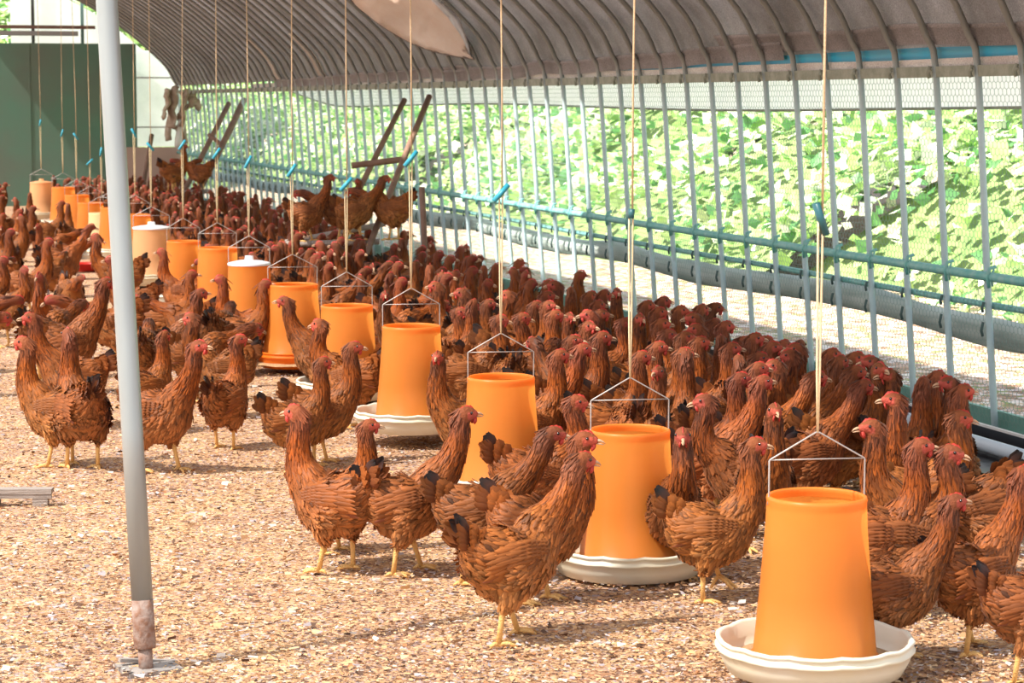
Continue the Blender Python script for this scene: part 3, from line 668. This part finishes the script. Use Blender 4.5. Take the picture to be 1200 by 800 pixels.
BODYP = [(x * (.84 if x < 0 else 1), z * .905, a * .96, b * .93) for x, z, a, b in BODYP]
def hen_protos(pose, seed, near=True):
    rng = np.random.RandomState(seed)
    ang, elev, psi, pitch, stride, lift_leg = pose
    P = [(x, 0.0, z, a, b) for (x, z, a, b) in BODYP]
    pr = R(pitch)
    P = [((x) * math.cos(pr) + (z - .2) * math.sin(pr), 0, .2 + (z - .2) * math.cos(pr) - x * math.sin(pr), a, b) for (x, _, z, a, b) in P]
    x, z = P[-1][0] + .018, P[-1][2] + .028
    y = 0.0
    rad = [.045, .036, .029, .0245, .0225]
    pts = list(P); nk0 = len(pts)
    for i, a in enumerate(ang):
        pts.append((x, y, z, rad[i], rad[i] * 1.12))
        yy = R(psi) * (i / max(1, len(ang) - 1)) * 0.5
        x += 0.0312 * math.sin(R(a)) * math.cos(yy); y += 0.0312 * math.sin(R(a)) * math.sin(yy); z += 0.0312 * math.cos(R(a))
    pts.append((x, y, z, .0215, .0235))
    e, ps = R(elev), R(psi)
    hd = np.array((math.cos(ps) * math.cos(e), math.sin(ps) * math.cos(e), math.sin(e)))
    a_last = R(ang[-1]); nd = np.array((math.sin(a_last), 0, math.cos(a_last)))
    H = np.array((x, y, z)) + nd * .014 + hd * .010
    hs = unit(np.cross(np.array((0, 0, 1.0)) if abs(hd[2]) < .9 else np.array((-1.0, 0, 0)), hd)); hu = np.cross(hd, hs)
    pts.append((*H, .0200, .0225))
    F1 = H + hd * .020 - hu * .001; F2 = H + hd * .036 - hu * .004
    pts.append((*F1, .0150, .0165)); pts.append((*F2, .0080, .0090))
    S = crom(pts, 5); nb = nk0 * 5; nh = (len(pts) - 4) * 5
    mb = MB()
    mb.tube([s[:3] for s in S], [(max(.004, s[3]), max(.004, s[4])) for s in S], seg=18, side0=(0, 1, 0))
    if lift_leg: pass
    fx = (stride, -stride)
    for sy, k in ((1, 0), (-1, 1)):
        hx = fx[k] * .6
        lz = .045 if (lift_leg and k == 0) else 0
        mb.tube([(-.005, sy * .040, .17), (.002 + hx * .3, sy * .045, .137), (.0 + hx * .7, sy * .044, .108 + lz * .6), (-.004 + hx, sy * .042, .088 + lz)], [.048, .041, .027, .012], seg=12)
    bm_ = remeshed(mb, .0065 if near else .011, .5 if near else .22)
    co = np.empty(len(bm_.vertices) * 3, dtype=np.float32); bm_.vertices.foreach_get('co', co); co = co.reshape(-1, 3).astype(float)
    SP = S[:, :3]; T = np.gradient(SP, axis=0); T /= np.linalg.norm(T, axis=1)[:, None]
    def region(c):
        d = np.linalg.norm(SP[None] - c[:, None], axis=2) / (0.02 + S[None, :, 3]); idx = d.argmin(1)
        idx = np.where(c[:, 2] < .122, np.minimum(idx, nb - 8), idx) if elev > -50 else idx
        return idx
    def basecol(c, idx):
        out = np.empty((len(c), 3))
        t = np.clip((idx - nb + 4) / 14.0, 0, 1)[:, None]
        low = np.clip((.19 - c[:, 2]) / .065, 0, 1)[:, None]; breast = np.clip((c[:, 0] - .03) / .06, 0, 1)[:, None]
        body = C_BODY * (1 - low * .75) + C_BUFF * low * .75
        body = body * (1 - .25 * breast) + C_BUFF * 0.8 * .25 * breast
        out[:] = body * (1 - t) + C_NECK * t
        # the breast side of the neck is browner than the hackle
        hi = np.clip((idx - nh + 8) / 6.0, 0, 1)[:, None]
        out = out * (1 - hi) + C_HEAD * 1.5 * hi
        return out
    idx = region(co); colr = basecol(co, idx)
    rel = co - H
    a_f = rel @ hd; a_u = rel @ hu; a_s = np.abs(rel @ hs)
    face = (a_f > .000) & (a_u < .0075) & (a_u > -.014) & (idx > nh) & ((a_s > .007) | (a_f > .02))
    colr[face] = C_FACE * (1 if near else .6)
    mot = np.array([noise.noise(Vector(c * 38)) for c in co]); colr *= (1 + .35 * mot)[:, None]
    at = bm_.color_attributes.new('col', 'FLOAT_COLOR', 'POINT'); cc = np.ones((len(co), 4), dtype=np.float32); cc[:, :3] = np.clip(colr, 0, 1); at.data.foreach_set('color', cc.ravel())
    bm_.materials.clear(); bm_.materials.append(M_skin)
    bm_.polygons.foreach_set('use_smooth', [True] * len(bm_.polygons))
    bm_.name = 'body'
    # ---- plumage
    nf = len(bm_.polygons); area = np.empty(nf); bm_.polygons.foreach_get('area', area)
    cen = np.empty(nf * 3); bm_.polygons.foreach_get('center', cen); cen = cen.reshape(-1, 3)
    nor = np.empty(nf * 3); bm_.polygons.foreach_get('normal', nor); nor = nor.reshape(-1, 3)
    pi = region(cen)
    relc = cen - H; ff = (relc @ hd > -.012) & (pi > nh)
    wgt = area * np.where(pi > nb + 4, 2.6, 1.0) * np.where(ff, 0, 1)
    NF = 4000 if near else 420
    pick = rng.choice(nf, NF, p=wgt / wgt.sum())
    pl = MB()
    bc = basecol(cen, pi)
    for k in pick:
        n = nor[k]; i = pi[k]; p = cen[k] + rng.normal(0, .002, 3)
        if cen[k][2] < .132 and i < nb: fl = np.array((-.35, 0, -1.0))
        elif i < nb: fl = -T[i] + np.array((0, 0, -.25 if n[2] < .3 else 0.05))
        else: fl = -T[i]
        fl = unit(fl + rng.normal(0, .13, 3)); fl = unit(fl - n * fl.dot(n))
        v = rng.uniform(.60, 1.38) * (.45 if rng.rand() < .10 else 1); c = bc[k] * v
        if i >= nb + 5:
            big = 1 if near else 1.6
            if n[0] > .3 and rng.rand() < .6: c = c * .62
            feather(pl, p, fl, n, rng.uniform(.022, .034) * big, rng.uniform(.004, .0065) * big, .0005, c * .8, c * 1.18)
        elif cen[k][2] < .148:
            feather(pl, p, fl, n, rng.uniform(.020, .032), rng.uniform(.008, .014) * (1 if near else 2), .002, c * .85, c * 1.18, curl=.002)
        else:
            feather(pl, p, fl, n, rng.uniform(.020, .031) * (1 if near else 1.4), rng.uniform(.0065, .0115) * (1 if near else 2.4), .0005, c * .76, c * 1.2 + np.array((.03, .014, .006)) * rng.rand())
    # ---- tail
    tl = MB()
    base = S[2, :3] + np.array((.006, 0, .004)); nrows = 7 if near else 5
    for sy in (-1, 1):
        for j in range(nrows):
            u = j / (nrows - 1)
            el = R(56 - 42 * u + rng.uniform(-4, 4)); L = .074 - .012 * u + rng.uniform(-.006, .006)
            d = unit(np.array((-math.cos(el), sy * (.06 + .28 * u), math.sin(el))))
            n = unit(np.cross(d, np.array((0, sy * 1.0, 0)))) * .25 + np.array((0, sy, 0.0)); n = unit(n - d * n.dot(d))
            blk = u < .32
            c0 = C_DARK * 1.3; c1 = C_BLACK if blk else C_BODY * .8
            feather(tl, base + np.array((0, sy * .006, -.012 * u)), d, n, L, .030, .002, c0, c1, curl=.004)
            c = C_BODY * rng.uniform(.8, 1.3)
            feather(tl, base + np.array((.014, sy * .012, -.012 * u)), d, n, L * .70, .030, .007, c * .8, c * 1.35)
            feather(tl, base + np.array((.026, sy * .016, -.016 * u)), d, n, L * .50, .030, .010, c * .8, c * 1.45)
    # ---- wings
    wings = []
    for sy in (1, -1):
        wg = MB()
        wg.add([], [])
        cx, cz = -.004 * math.cos(pr), .226
        rows = ((.066, 0, 7, .028, .019), (.054, 0, 8, .030, .019), (.042, 0, 9, .034, .019), (.028, 0, 10, .038, .019), (.014, 0, 10, .042, .019), (-.002, 0, 10, .050, .019), (-.020, 0, 8, .058, .018), (-.038, 0, 7, .064, .016))
        wg.tube([(.060, sy * .051, .206), (.040, sy * .065, .200), (.0, sy * .072, .194), (-.042, sy * .062, .197), (-.086, sy * .036, .208)], [(.004, .010), (.007, .034), (.008, .046), (.007, .034), (.003, .008)], seg=10, side0=(0, 1, 0),
                col=tuple(C_BODY * .8))
        nn = len(wg.v)
        for (rx, rz, cnt, L, W) in (rows if near else rows[1:]):
            for q in range(cnt):
                u = q / (cnt - 1) - .5
                p = np.array((rx + .01 * u, sy * (.0825 - abs(u) * .020 - max(0, -rx) * .15 - max(0, rx - .02) * .42), .196 + u * (.074 - abs(rx - .01) * .55)))
                d = unit(np.array((-1, -sy * .22, -.10 + .22 * u) + rng.normal(0, .04, 3)))
                n = unit(np.array((0, sy, .35 * u * 2 + .1))); n = unit(n - d * n.dot(d))
                c = C_BODY * rng.uniform(.8, 1.15)
                if rx < -.02 and q < 1: c = C_DARK * 1.4
                p = p + np.array((0, sy * .0035 * (rx + .05) / .1, 0))
                feather(wg, p, d, n, L * .92, W * .70, .0016, c * .75, c * 1.25 + np.array((.03, .014, .005)) * rng.rand())
        # pitch rotation
        wings.append(wg)
    for g in wings + [tl]:
        pass
    if pitch:
        for g in wings:
            g.v = [((x) * math.cos(pr) + (z - .2) * math.sin(pr), y, .2 + (z - .2) * math.cos(pr) - x * math.sin(pr)) for (x, y, z) in g.v]
    # ---- comb, wattles, beak, eyes
    def hp(f, s, u): return tuple(H + hd * f + hs * s + hu * u)
    cb = MB(); pro = [(-.012, .0215, .002), (-.006, .0245, .0022), (0, .024, .0022), (.006, .0275, .0022), (.012, .025, .0022), (.018, .025, .002), (.024, .018, .002), (.029, .011, .0015)]
    bot = [(-.012, .019), (-.006, .020), (0, .021), (.006, .021), (.012, .020), (.018, .017), (.024, .013), (.029, .009)]
    vs = []
    for (f, u, t), (f2, u2) in zip([(a_, b_ - .003, c_) for a_, b_, c_ in pro], [(a_, b_ - .003) for a_, b_ in bot]): vs += [hp(f, 0, u), hp(f2, t, u2), hp(f2, -t, u2)]
    fs = []
    for i in range(len(pro) - 1):
        a = i * 3; fs += [(a, a + 1, a + 4, a + 3), (a, a + 3, a + 5, a + 2)]
    cb.add(vs, fs, (.62, .06, .04))
    wt = MB()
    for s in (.006, -.006): wt.tube([hp(.026, s, -.010), hp(.024, s * 1.3, -.018), hp(.022, s * 1.3, -.023), hp(.021, s * 1.2, -.027)], [(.0025, .004), (.0025, .0052), (.0025, .0045), (.001, .0015)], seg=8, col=(.62, .06, .04))
    bk = MB()
    bk.tube([hp(.033, 0, -.002), hp(.040, 0, -.0025), hp(.047, 0, -.005), hp(.053, 0, -.010)], [(.0052, .0048), (.0042, .0038), (.0026, .0026), (.0006, .0006)], seg=8, col=(.62, .42, .26))
    bk.tube([hp(.032, 0, -.009), hp(.041, 0, -.010), hp(.050, 0, -.012)], [(.005, .0028), (.004, .0022), (.001, .001)], seg=8, col=(.55, .36, .2))
    ey = []
    for s in (1, -1):
        e_ = MB(); e_.sphere(hp(.011, s * .0168, .004), .0040, 8, 6, col=(.02, .012, .01)); ey.append(e_)
    # ---- legs
    legs = []
    for sy, k in ((1, 0), (-1, 1)):
        lg = MB(); lz = .045 if (lift_leg and k == 0) else 0; hx = fx[k] * .6
        hock = Vector((-.004 + hx, sy * .042, .093 + lz)); foot = Vector((.004 + fx[k], sy * .040, .008 + lz * .75))
        if lift_leg and k == 0: foot = Vector((.035, sy * .038, .060))
        lg.tube([hock + Vector((0, 0, .02)), hock, hock.lerp(foot, .5), foot], [.011, .0085, .0062, .0068], seg=8, col=(.74, .42, .14))
        drop = -1.0 if (lift_leg and k == 0) else 0
        for a, L in ((0, .05), (32, .042), (-32, .042), (180, .022)):
            ca, sa = math.cos(R(a)), math.sin(R(a))
            dz = -.028 if drop else 0
            lg.tube([foot, foot + Vector((ca * L * .5, sa * L * .5, .002 + dz * .6)), foot + Vector((ca * L * .88, sa * L * .88, -.003 + dz)), foot + Vector((ca * L, sa * L, -.006 + dz))], [.0062, .0052, .004, .001], seg=6, col=(.74, .42, .14))
        legs.append(lg)
    top = float(co[:, 2].max())
    info = dict(top=top, head=(float(H[0]), float(H[1])))
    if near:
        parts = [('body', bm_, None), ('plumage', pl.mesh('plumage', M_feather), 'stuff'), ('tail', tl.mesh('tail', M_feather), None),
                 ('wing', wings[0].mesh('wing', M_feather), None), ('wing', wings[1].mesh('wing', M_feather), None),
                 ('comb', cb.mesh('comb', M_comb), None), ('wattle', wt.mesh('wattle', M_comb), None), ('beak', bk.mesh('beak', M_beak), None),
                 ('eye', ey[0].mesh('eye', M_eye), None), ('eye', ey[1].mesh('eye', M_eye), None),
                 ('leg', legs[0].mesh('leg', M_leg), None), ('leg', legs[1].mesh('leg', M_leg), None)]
        return parts, info
    # far hens: one mesh
    al = MB()
    v = [tuple(x_.co) for x_ in bm_.vertices]; f = [tuple(p.vertices) for p in bm_.polygons]
    al.m = 0; al.add(v, f, [tuple(c) for c in cc[:, :3].astype(float)])
    for g, mi in ((pl, 1), (tl, 1), (wings[0], 1), (wings[1], 1), (cb, 2), (bk, 3), (legs[0], 4), (legs[1], 4)):
        al.m = mi; al.add(g.v, g.f, list(g.c))
    me = al.mesh('far_hen', [M_skin, M_feather, M_comb, M_beak, M_leg])
    return me, info

#            neck angles from upright, head elevation, head yaw, body pitch, stride, lifted leg
POSES = {
    'alert':  ((28, 12, 2, -4, -2), 0, 0, 0, .026, False),
    'left':   ((26, 10, 0, -4, -2), 0, 65, 0, .0, False),
    'right':  ((26, 10, 0, -4, -2), 0, -65, -3, .01, False),
    'lean':   ((48, 42, 36, 30, 22), -6, 0, -6, .050, False),
    'leanup': ((38, 30, 22, 14, 6), 4, 12, -10, .045, False),
    'arch':   ((50, 28, 5, -12, -10), -8, -12, 2, .01, False),
    'back':   ((22, 8, 0, -8, -8), 3, 150, 0, .0, False),
    'low':    ((75, 72, 66, 60, 70), -18, 10, 4, .02, False),
    'peck':   ((95, 118, 132, 140, 145), -62, 0, 16, .02, False),
    'step':   ((24, 10, 2, -2, -2), 0, 0, -3, .02, True),
}
NEAR = {k: hen_protos(v, 11 + i, True) for i, (k, v) in enumerate(POSES.items())}
FAR = {k: hen_protos(POSES[k], 51 + i, False) for i, k in enumerate(('alert', 'left', 'right', 'lean', 'arch', 'back', 'low', 'peck'))}

# ------------------------------------------------------------------ placing the flock
#  (head px, head-top py, foot py or None, heading 0=right 90=away 180=left 270=to camera, pose, tint, label)
HENS = [
 (682, 529, 744, 32, 'lean', 1.1, 'light chestnut hen in front of the second feeder, walking right with red face'),
 (648, 499, 684, 8, 'lean', .8, 'dark mottled brown hen just behind the hen at the second feeder, black tail'),
 (545, 476, 672, 14, 'leanup', 1.0, 'red faced hen left of the third feeder, neck stretched up to the right'),
 (432, 491, 650, 8, 'alert', 1.05, 'orange necked hen between two others left of the third feeder, looking right'),
 (347, 474, 669, 152, 'alert', 1.05, 'plump hen seen from behind left of centre, black tipped tail to the right'),
 (884, 512, 708, 2, 'step', 1.05, 'hen right of the second feeder facing right with one leg raised'),
 (378, 418, 552, 22, 'alert', .85, 'hen with dark tail walking toward the third feeder, neck upright, pale face'),
 (414, 400, 545, 10, 'alert', .9, 'hen before the fourth feeder looking right, behind the pale faced hen'),
 (513, 411, 560, 196, 'left', .95, 'hen at the right side of the fourth feeder looking left'),
 (232, 398, 560, 330, 'leanup', .95, 'hen standing right of the prop pole, breast half turned to camera'),
 (280, 392, 524, 70, 'right', 1.0, 'hen seen from behind with a black upright tail, right of the prop pole'),
 (192, 387, 505, 55, 'alert', .95, 'hen touching the right edge of the prop pole, looking right'),
 (28, 394, 548, 168, 'alert', 1.05, 'orange brown hen at the left edge looking left, tail toward the pole'),
 (80, 384, 546, 118, 'alert', .9, 'hen seen from behind at left with glossy black tail and lifted foot'),
 (36, 366, 505, 190, 'leanup', .95, 'hen with pale red face behind the pair at the left edge'),
 (1118, 578, 778, 4, 'leanup', .8, 'dark red brown hen beside the nearest feeder, open beak pointing right'),
 (1198, 545, 760, 30, 'leanup', .95, 'hen at the right edge standing with both pale legs visible'),
 (1300, 600, 800, 8, 'lean', .8, 'hen mostly outside the right edge, only its fanned brown tail showing'),
 (1078, 513, None, 8, 'alert', .95, 'grey backed hen behind the nearest feeder looking right'),
 (1113, 520, None, 4, 'arch', .85, 'hen bending its neck right behind the nearest feeder, near the fan tail'),
 (1040, 556, None, 182, 'peck', .75, 'pecking hen showing a fanned brown tail near the right edge'),
 (1125, 480, None, 10, 'arch', 1.05, 'orange necked hen looking right beside the black drain trough'),
 (1128, 450, None, 14, 'alert', 1.0, 'hen with neck up before the green skirting board, looking right'),
 (1112, 441, None, 262, 'right', .8, 'dark headed hen against the wire wall at right, looking left'),
 (1098, 434, None, 20, 'alert', .95, 'small looking hen head at the far right against the wire, beak right'),
 (1082, 441, None, 60, 'alert', .9, 'hen seen from behind with thick brown neck by the wire wall at right'),
 (1042, 432, None, 262, 'right', .85, 'hen at the wire wall looking left over a pale gap'),
 (1048, 460, None, 240, 'right', .95, 'hen with bright red comb looking left, behind the nearest feeder rope'),
 (1022, 491, None, 190, 'alert', .85, 'hen with tall red comb and wattles looking left behind nearest feeder'),
 (1012, 444, None, 22, 'lean', .85, 'hen stretching its neck up to the right behind the nearest feeder rope'),
 (1003, 428, None, 10, 'lean', .9, 'hen with pale face in the knot of heads right of the nearest rope'),
 (984, 416, None, 20, 'leanup', .85, 'dark hen in the knot of heads right of the nearest rope, upper middle'),
 (974, 408, None, 15, 'alert', .95, 'uppermost hen head touching the right side of the nearest rope'),
 (1003, 412, None, 350, 'alert', .9, 'hen in the back row of the knot of heads at the wire wall'),
 (1021, 417, None, 258, 'right', .8, 'hen at the right rim of the knot of heads, looking left'),
 (957, 434, None, 12, 'lean', 1.1, 'bright orange necked hen stretching right across the nearest rope'),
 (908, 472, None, 275, 'alert', .8, 'hen facing the camera with red comb and wattles left of nearest rope'),
 (893, 439, None, 14, 'leanup', 1.05, 'hen with long orange neck leaning right, red face, mid crowd'),
 (867, 436, None, 8, 'alert', .7, 'dark necked hen looking right beside the long orange neck'),
 (826, 461, None, 185, 'arch', .75, 'dark brown hen curling its neck left behind the raised leg hen'),
 (888, 424, None, 15, 'alert', .9, None), (908, 421, None, 190, 'alert', .85, None), (850, 376, None, 12, 'alert', 1.0, None),
 (884, 390, None, 8, 'alert', .95, None), (897, 393, None, 10, 'arch', .95, None), (905, 400, None, 355, 'alert', .9, None), (918, 398, None, 30, 'alert', 1.0, None),
 (933, 402, None, 185, 'alert', .8, None), (926, 409, None, 178, 'arch', .8, None), (890, 412, None, 15, 'arch', .75, None), (857, 401, None, 10, 'alert', .95, None),
 (797, 358, None, 10, 'alert', 1.0, None), (822, 356, None, 25, 'leanup', 1.0, None), (817, 379, None, 170, 'alert', .85, None), (803, 388, None, 5, 'alert', .9, None),
 (820, 394, None, 8, 'alert', 1.05, None), (801, 407, None, 2, 'alert', .95, None), (845, 392, None, 90, 'alert', .8, None), (866, 415, None, 100, 'alert', .75, None),
 (643, 327, None, 10, 'alert', .9, None), (669, 336, None, 95, 'alert', .95, None), (692, 341, None, 12, 'alert', .95, None), (690, 363, None, 185, 'alert', .95, None),
 (704, 362, None, 4, 'alert', .85, None), (690, 376, None, 320, 'alert', .9, None), (682, 402, None, 8, 'leanup', 1.15, None), (723, 337, None, 280, 'alert', .9, None),
 (758, 352, None, 14, 'alert', .9, None), (750, 367, None, 290, 'alert', .9, None), (772, 360, None, 10, 'alert', .9, None), (775, 373, None, 12, 'alert', 1.1, None),
 (783, 385, None, 20, 'arch', 1.0, None), (771, 400, None, 5, 'alert', 1.0, None), (751, 411, None, 15, 'alert', .95, None), (655, 409, None, 20, 'alert', 1.05, None),
 (527, 299, None, 10, 'alert', .9, None), (556, 299, None, 15, 'leanup', .95, None), (553, 312, None, 10, 'alert', .9, None), (567, 310, None, 95, 'alert', .95, None),
 (582, 308, None, 8, 'alert', .85, None), (608, 303, None, 8, 'alert', 1.0, None), (622, 327, None, 10, 'alert', .9, None), (641, 341, None, 8, 'alert', .8, None),
 (541, 338, None, 182, 'alert', .8, None), (511, 330, None, 178, 'alert', .9, None), (595, 340, None, 180, 'arch', .95, None), (586, 368, None, 8, 'arch', .95, None),
 (612, 366, None, 14, 'arch', .95, None), (643, 352, None, 330, 'alert', .95, None), (650, 363, None, 8, 'alert', 1.1, None), (675, 462, None, 12, 'arch', .95, None),
 (684, 505, None, 350, 'alert', .9, None), (720, 468, None, 100, 'peck', 1.0, None), (800, 500, None, 280, 'arch', .85, None),
 (233, 315, None, 12, 'leanup', .85, None), (234, 338, None, 14, 'leanup', .85, None), (190, 291, None, 170, 'alert', .9, None), (224, 366, None, 185, 'arch', .9, None),
 (259, 322, None, 200, 'alert', 1.1, None), (310, 327, None, 5, 'alert', .85, None), (334, 347, None, 170, 'leanup', .8, None), (374, 373, None, 168, 'arch', 1.0, None),
 (300, 378, None, 20, 'low', .8, None), (272, 352, None, 80, 'low', .6, None), (160, 345, None, 170, 'low', .75, None), (175, 372, None, 90, 'low', .85, None),
 (56, 279, 375, 6, 'alert', .85, None), (106, 262, 350, 35, 'lean', .85, None), (113, 273, 372, 185, 'arch', .75, None), (3, 300, 395, 20, 'arch', .75, None),
 (46, 318, 430, 270, 'arch', .9, None), (72, 235, None, 20, 'alert', .75, None), (80, 238, None, 90, 'alert', .7, None), (123, 325, 470, 25, 'leanup', .9, None),
 (98, 350, 440, 60, 'low', .8, None), (20, 345, 440, 10, 'low', .75, None), (60, 345, 440, 200, 'low', .95, None), (15, 300, None, 60, 'low', .7, None),
 (45, 262, None, 250, 'alert', .8, None), (35, 225, None, 90, 'alert', .7, None), (125, 212, None, 10, 'alert', .8, None), (4, 365, 480, 15, 'low', .8, None), (130, 300, 400, 200, 'alert', .8, None),
]
PERCH = [  # px, head-top py, foot py, depth, heading, pose, label
 (387, 206, 285, 13.85, 10, 'leanup', 'hen on the perch rack with neck up, leftmost of the upright pair'),
 (452, 207, 284, 13.75, 8, 'lean', 'hen on the perch rack end stretching its neck right beside the pole'),
 (420, 211, 276, 14.55, 80, 'back', 'hen on the rear perch rung seen from behind above the fifth feeder'),
 (350, 240, 285, 13.95, 185, 'low', 'hen crouching at the left end of the perch rung, head left'),
 (412, 240, 283, 13.8, 170, 'low', 'crouching hen in the middle of the perch rack with pale wing'),
 (217, 170, 226, 21.6, 350, 'alert', 'dark hen standing tallest on the far perch rack, looking right'),
 (235, 185, 226, 21.65, 20, 'low', 'rusty hen crouching at the right of the far perch rack'),
 (203, 187, 226, 21.6, 175, 'low', 'hen crouching at the left of the far perch rack'),
]
LIST = []
def place(pos, rz, pose, tint, label, sc=1.0, near=True, group=None, jit=0.0):
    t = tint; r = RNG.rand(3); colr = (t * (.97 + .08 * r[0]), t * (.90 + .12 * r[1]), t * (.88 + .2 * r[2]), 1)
    if near:
        parts, info = NEAR[pose]; e = empty('hen', pos, rz); e.scale = (sc, sc, sc)
        for n_, me, kd in parts:
            o = link(n_, me, e); o.color = colr
            if kd: o['kind'] = kd
    else:
        pose = pose if pose in FAR else 'alert'
        me, info = FAR[pose]; e = link('hen', me); e.location = pos; e.rotation_euler = (0, 0, rz); e.scale = (sc, sc, sc); e.color = colr
    tag(e, label, 'hen', group); return e
taken = []
for (px, hy, fy, hd_, pose, tint, lab) in HENS:
    info = NEAR[pose][1]; rz = R(hd_) - YAW; sc = 1.0
    if fy:
        # feet on the ground at the row of the foot pixel, scale from the head
        g = at_z(px, fy, 0); q = at_z(px, hy, info['top'])
        dpt = proj(g)[2]; z = at_depth(px, hy, dpt).z; sc = max(.85, min(1.12, z / info['top'])); hp3 = at_z(px, hy, info['top'] * sc)
    else: hp3 = at_z(px, hy, info['top'])
    hx, hy_ = info['head'][0] * sc, info['head'][1] * sc
    x = hp3.x - (hx * math.cos(rz) - hy_ * math.sin(rz)); y = hp3.y - (hx * math.sin(rz) + hy_ * math.cos(rz))
    x = min(x, 3.72)
    taken.append((x, y)); LIST.append([Vector((x, y, 0)), rz, pose, tint, lab, sc, hd_, px])
# random fill of the crowd
for (gx0, gx1, gy0, gy1, n, md) in ((2.25, 3.12, 6.1, 10.5, 1800, .182), (2.15, 3.17, 10.5, 16.5, 2200, .185), (2.1, 3.3, 16.5, 25.0, 2600, .19), (.75, 1.45, 13.5, 25.5, 300, .42), (.35, 1.35, 9.6, 13.5, 120, .5)):
    for _ in range(n):
        x = RNG.uniform(gx0, gx1); y = RNG.uniform(gy0, gy1)
        if all((x - a) ** 2 + (y - b) ** 2 > md * md for a, b in taken) and all((x - f.x) ** 2 + (y - f.y) ** 2 > .29 ** 2 for f in FPOS):
            u, v, d = proj((x, y, .4))
            if u < -40 or u > 1250: continue
            taken.append((x, y)); pz_ = RNG.choice(['alert', 'left', 'right', 'arch', 'back', 'lean', 'low', 'peck'], p=[.34, .10, .10, .16, .08, .10, .08, .04])
            hd_ = (RNG.normal(10, 35) if RNG.rand() < .6 else RNG.uniform(0, 360)) % 360
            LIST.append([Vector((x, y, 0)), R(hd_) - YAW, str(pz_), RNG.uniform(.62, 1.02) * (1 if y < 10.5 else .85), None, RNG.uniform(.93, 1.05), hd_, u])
def facing(h):
    h = h % 360
    return 'facing right' if h < 45 or h > 315 else 'facing away' if h < 135 else 'facing left' if h < 225 else 'facing the camera'
PD = {'alert': 'neck upright', 'left': 'neck upright', 'right': 'head turned', 'lean': 'neck stretched', 'leanup': 'neck stretched', 'arch': 'neck curled', 'back': 'looking back', 'low': 'head low', 'peck': 'pecking', 'step': 'stepping'}
LIST.sort(key=lambda q: q[0].x * math.sin(YAW) + q[0].y * math.cos(YAW))
ORDW = ['first', 'second', 'third', 'fourth', 'fifth', 'sixth', 'seventh', 'eighth', 'ninth', 'tenth', 'eleventh', 'twelfth']
near_auto = {}
for q in LIST:
    q.append(q[0].x * math.sin(YAW) + q[0].y * math.cos(YAW)); p = q[0]
    if q[4] is None and q[8] < 10.2:
        fi = min(range(len(FPOS)), key=lambda i: abs(FPOS[i].y - p.y)); 
        zone = 'left of' if p.x < FX - .05 else ('just right of' if p.x < FX + .55 else ('in mid crowd right of' if p.x < FX + 1.15 else 'by the wire wall, level with'))
        k_ = f"hen {facing(q[6])}, {PD[q[2]]}, {zone} the {ORD[fi]} feeder"
        near_auto.setdefault(k_, []).append(q)
for k_, qs in near_auto.items():
    if len(qs) == 1: qs[0][4] = 'brown ' + k_
    else:
        qs.sort(key=lambda q: proj(q[0])[0])
        for i, q in enumerate(qs): q[4] = k_.replace('in mid crowd right of', 'well right of').replace('by the wire wall, level with', 'wallward of') + (f', {ORDW[i]} from left' if i < len(qs) - 1 else ', rightmost')
made = 0; stuff = []
for q in LIST:
    pos, rz, pose, tint, lab, sc, hd_, px, dep = q
    if made < 292 or lab:
        if lab: place(pos, rz, pose, tint, lab, sc, dep < 10.2, 'hens of the near flock')
        else:
            right = pos.x > FX
            place(pos, rz, pose, tint, 'brown hen far back in the packed flock right of the feeder row' if right else 'brown hen far back in the looser flock left of the feeder row', sc, False,
                  'hens far back right of the feeders' if right else 'hens far back left of the feeders')
        made += 1
    else: stuff.append(q)
for (px, hy, fy, dep, hd_, pose, lab) in PERCH:
    ft = at_depth(px, fy, dep); info = NEAR[pose][1]; rz = R(hd_) - YAW
    z = at_depth(px, hy, dep).z; sc = max(.8, min(1.1, (z - ft.z) / info['top'])) if pose != 'low' else 1.0
    hx, hy_ = info['head'][0] * sc, info['head'][1] * sc
    pos = Vector((ft.x - (hx * math.cos(rz) - hy_ * math.sin(rz)), ft.y - (hx * math.sin(rz) + hy_ * math.cos(rz)), ft.z + .010))
    place(pos, rz, pose, .9, lab, sc, dep < 16, 'hens on the perch racks')
if stuff:
    bmj = {}
    v_all = []; f_all = []; c_all = []; mi_all = []; nv = 0
    vc = {}
    for q in stuff:
        pos, rz, pose, tint = q[:4]; pose = pose if pose in FAR else 'alert'; me = FAR[pose][0]
        if pose not in vc:
            a = np.empty(len(me.vertices) * 3); me.vertices.foreach_get('co', a); cc = np.empty(len(me.vertices) * 4); me.color_attributes['col'].data.foreach_get('color', cc)
            vc[pose] = (a.reshape(-1, 3), cc.reshape(-1, 4)[:, :3], [tuple(p.vertices) for p in me.polygons], [p.material_index for p in me.polygons])
        a, cc, ff, mm = vc[pose]; c_, s_ = math.cos(rz), math.sin(rz)
        P_ = np.stack([a[:, 0] * c_ - a[:, 1] * s_ + pos.x, a[:, 0] * s_ + a[:, 1] * c_ + pos.y, a[:, 2]], 1)
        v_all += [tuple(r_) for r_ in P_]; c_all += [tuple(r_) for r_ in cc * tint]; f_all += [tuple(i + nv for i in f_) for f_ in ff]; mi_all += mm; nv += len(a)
    mb = MB(); mb.v, mb.f, mb.c, mb.mi = v_all, f_all, c_all, mi_all
    st = mb.build('far_flock', [M_skin, M_feather, M_comb, M_beak, M_leg]); tag(st, 'brown hens merging into one mass at the far end of the shed', 'hens', kind='stuff')
print('HENS', len(LIST), 'stuff', len(stuff), 'near', sum(1 for q in LIST if q[8] < 10.2))
